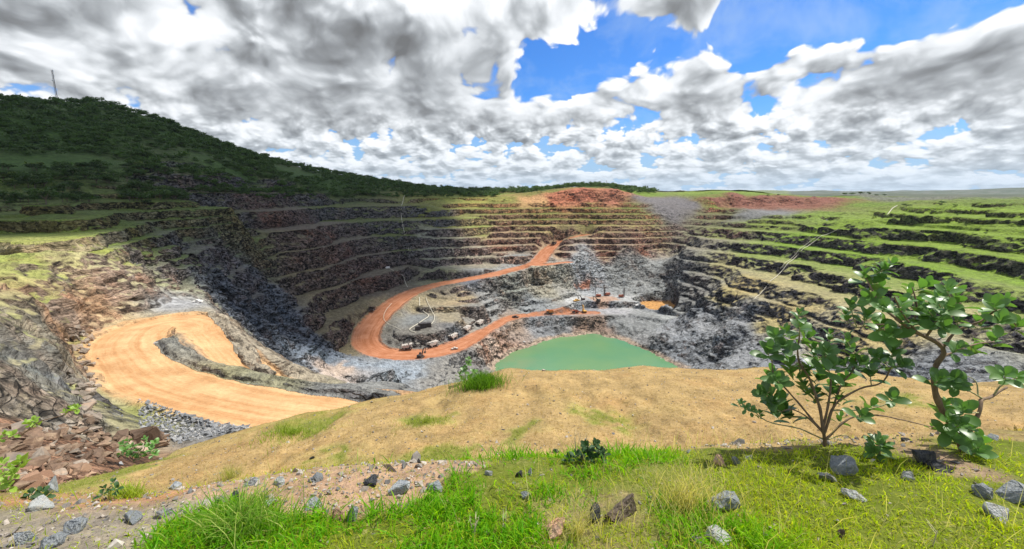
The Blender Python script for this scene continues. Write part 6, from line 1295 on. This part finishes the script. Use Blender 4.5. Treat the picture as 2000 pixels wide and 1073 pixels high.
# masts
def mast(px, py, d, H, label, w=2.2):
    x, y, z = at_d(px, py, d); z0 = float(ground_v(np.array([x]), np.array([y]))[0])-1; e = root('radio_mast', (x, y, z0), 0, label, 'mast'); top = z+H-z0; m = PB(); n = int(top/3)
    for k in range(3):
        g = k*2.094; m.beam((math.cos(g)*w/2, math.sin(g)*w/2, 0), (math.cos(g)*w/3, math.sin(g)*w/3, top), .28)
    for i in range(n):
        z_ = i*3; 
        for k in range(3): g, g2 = k*2.094, (k+1)*2.094; m.beam((math.cos(g)*w*.45, math.sin(g)*w*.45, z_), (math.cos(g2)*w*.45, math.sin(g2)*w*.45, z_+3), .16)
    m.make('lattice', MP['steel'], e, 0)
    for z_ in (top-1, top-7): PB().cyl((w*.6, 0, z_-2.2), (w*.6, 0, z_+1.2), .45, 8).make('antenna', MP['white'], e, 0)
    PB().cyl((0, -w*.4, top-14), (0, -w*.9, top-14), 1.2, 14).make('dish', MP['white'], e, 0); return e
mast(110, 185, 640, 32, 'tall thin lattice radio mast on top of the wooded hill')
mast(1184, 366, 950, 14, 'thin mast behind the red cliff', 1.2)
for px, w in ((78, 14), (116, 9)):
    x, y, z = at_d(px, 196, 655); e = root('hut', (x, y, float(ground_v(np.array([x]), np.array([y]))[0])), R(20), 'small white flat roofed hut %s the mast on the hill top' % ('left of' if w == 14 else 'at the foot of'), 'hut')
    PB().box(-w/2, w/2, -3, 3, -2, 7.5).make('wall', MP['white'], e, .05); PB().box(-w/2-.4, w/2+.4, -3.4, 3.4, 7.5, 7.9).make('roof', MP['steel'], e, 0); PB().box(-w*.2, w*.1, -3.06, -3.002, 3.5, 6).make('window', MP['glass'], e, 0)
# separate bushes and trees
for px, py, k, sc, lb in ((1650, 381, 5, 1.1, 'leftmost dark bush of the row on the green rise at right'), (1664, 380, 0, 1.0, 'dark round bush second in the row on the green rise'), (1680, 380, 3, 1.1, 'wide dark bush in the middle of the row on the green rise'), (1697, 378, 1, .9, 'taller tree right of the wide dark bush on the green rise'), (1712, 380, 5, .9, 'small dark bush right of the taller tree on the green rise'), (1728, 380, 0, .7, 'rightmost dark bush of the row on the green rise'),
    (1770, 405, 3, .9, 'spreading dark bush above the short pale pipe'), (1840, 400, 0, .8, 'dark green bush at the top of the right bank'), (1866, 403, 5, .7, 'small bush right of the one topping the right bank'), (1958, 405, 1, .7, 'dark bush near the right edge above the green bank'), (1885, 415, 5, .45, 'small dark shrub on the green bank below the rubble'), (1925, 457, 5, .4, 'tiny dark shrub in the middle of the green bank at right'), (1870, 420, 5, .35, 'tiny shrub on the upper green bank'),
    (1500, 383, 5, .6, 'small bush on the plain above the red cut'), (1520, 382, 5, .6, 'second small bush above the red cut'), (1430, 383, 5, .5, 'small bush left above the red cut'), (255, 345, 0, .9, 'dark bush below the brown cut at left'), (215, 352, 3, .9, 'wide dark bush right below the brown cut'), (130, 350, 3, .9, 'dark bush at the left end under the brown cut'), (20, 350, 0, 1.0, 'dark bush at the far left edge above the benches'), (300, 350, 5, .9, 'low dark bush right of the brown cut'), (330, 345, 0, .9, 'dark bush on the left grass slope'), (400, 330, 5, .7, 'round bush alone on the upper left green shoulder'), (240, 370, 5, .6, 'small bush on the left grass benches'), (985, 392, 5, .5, 'small dark shrub on the ochre rim left of the red cliff'), (1062, 396, 5, .5, 'small dark shrub at the left foot of the red cliff')):
    p = hit(px, py); place_tree(p.x, p.y, p.z, k, sc, lb, 'bush', name='bush')
#NEXT
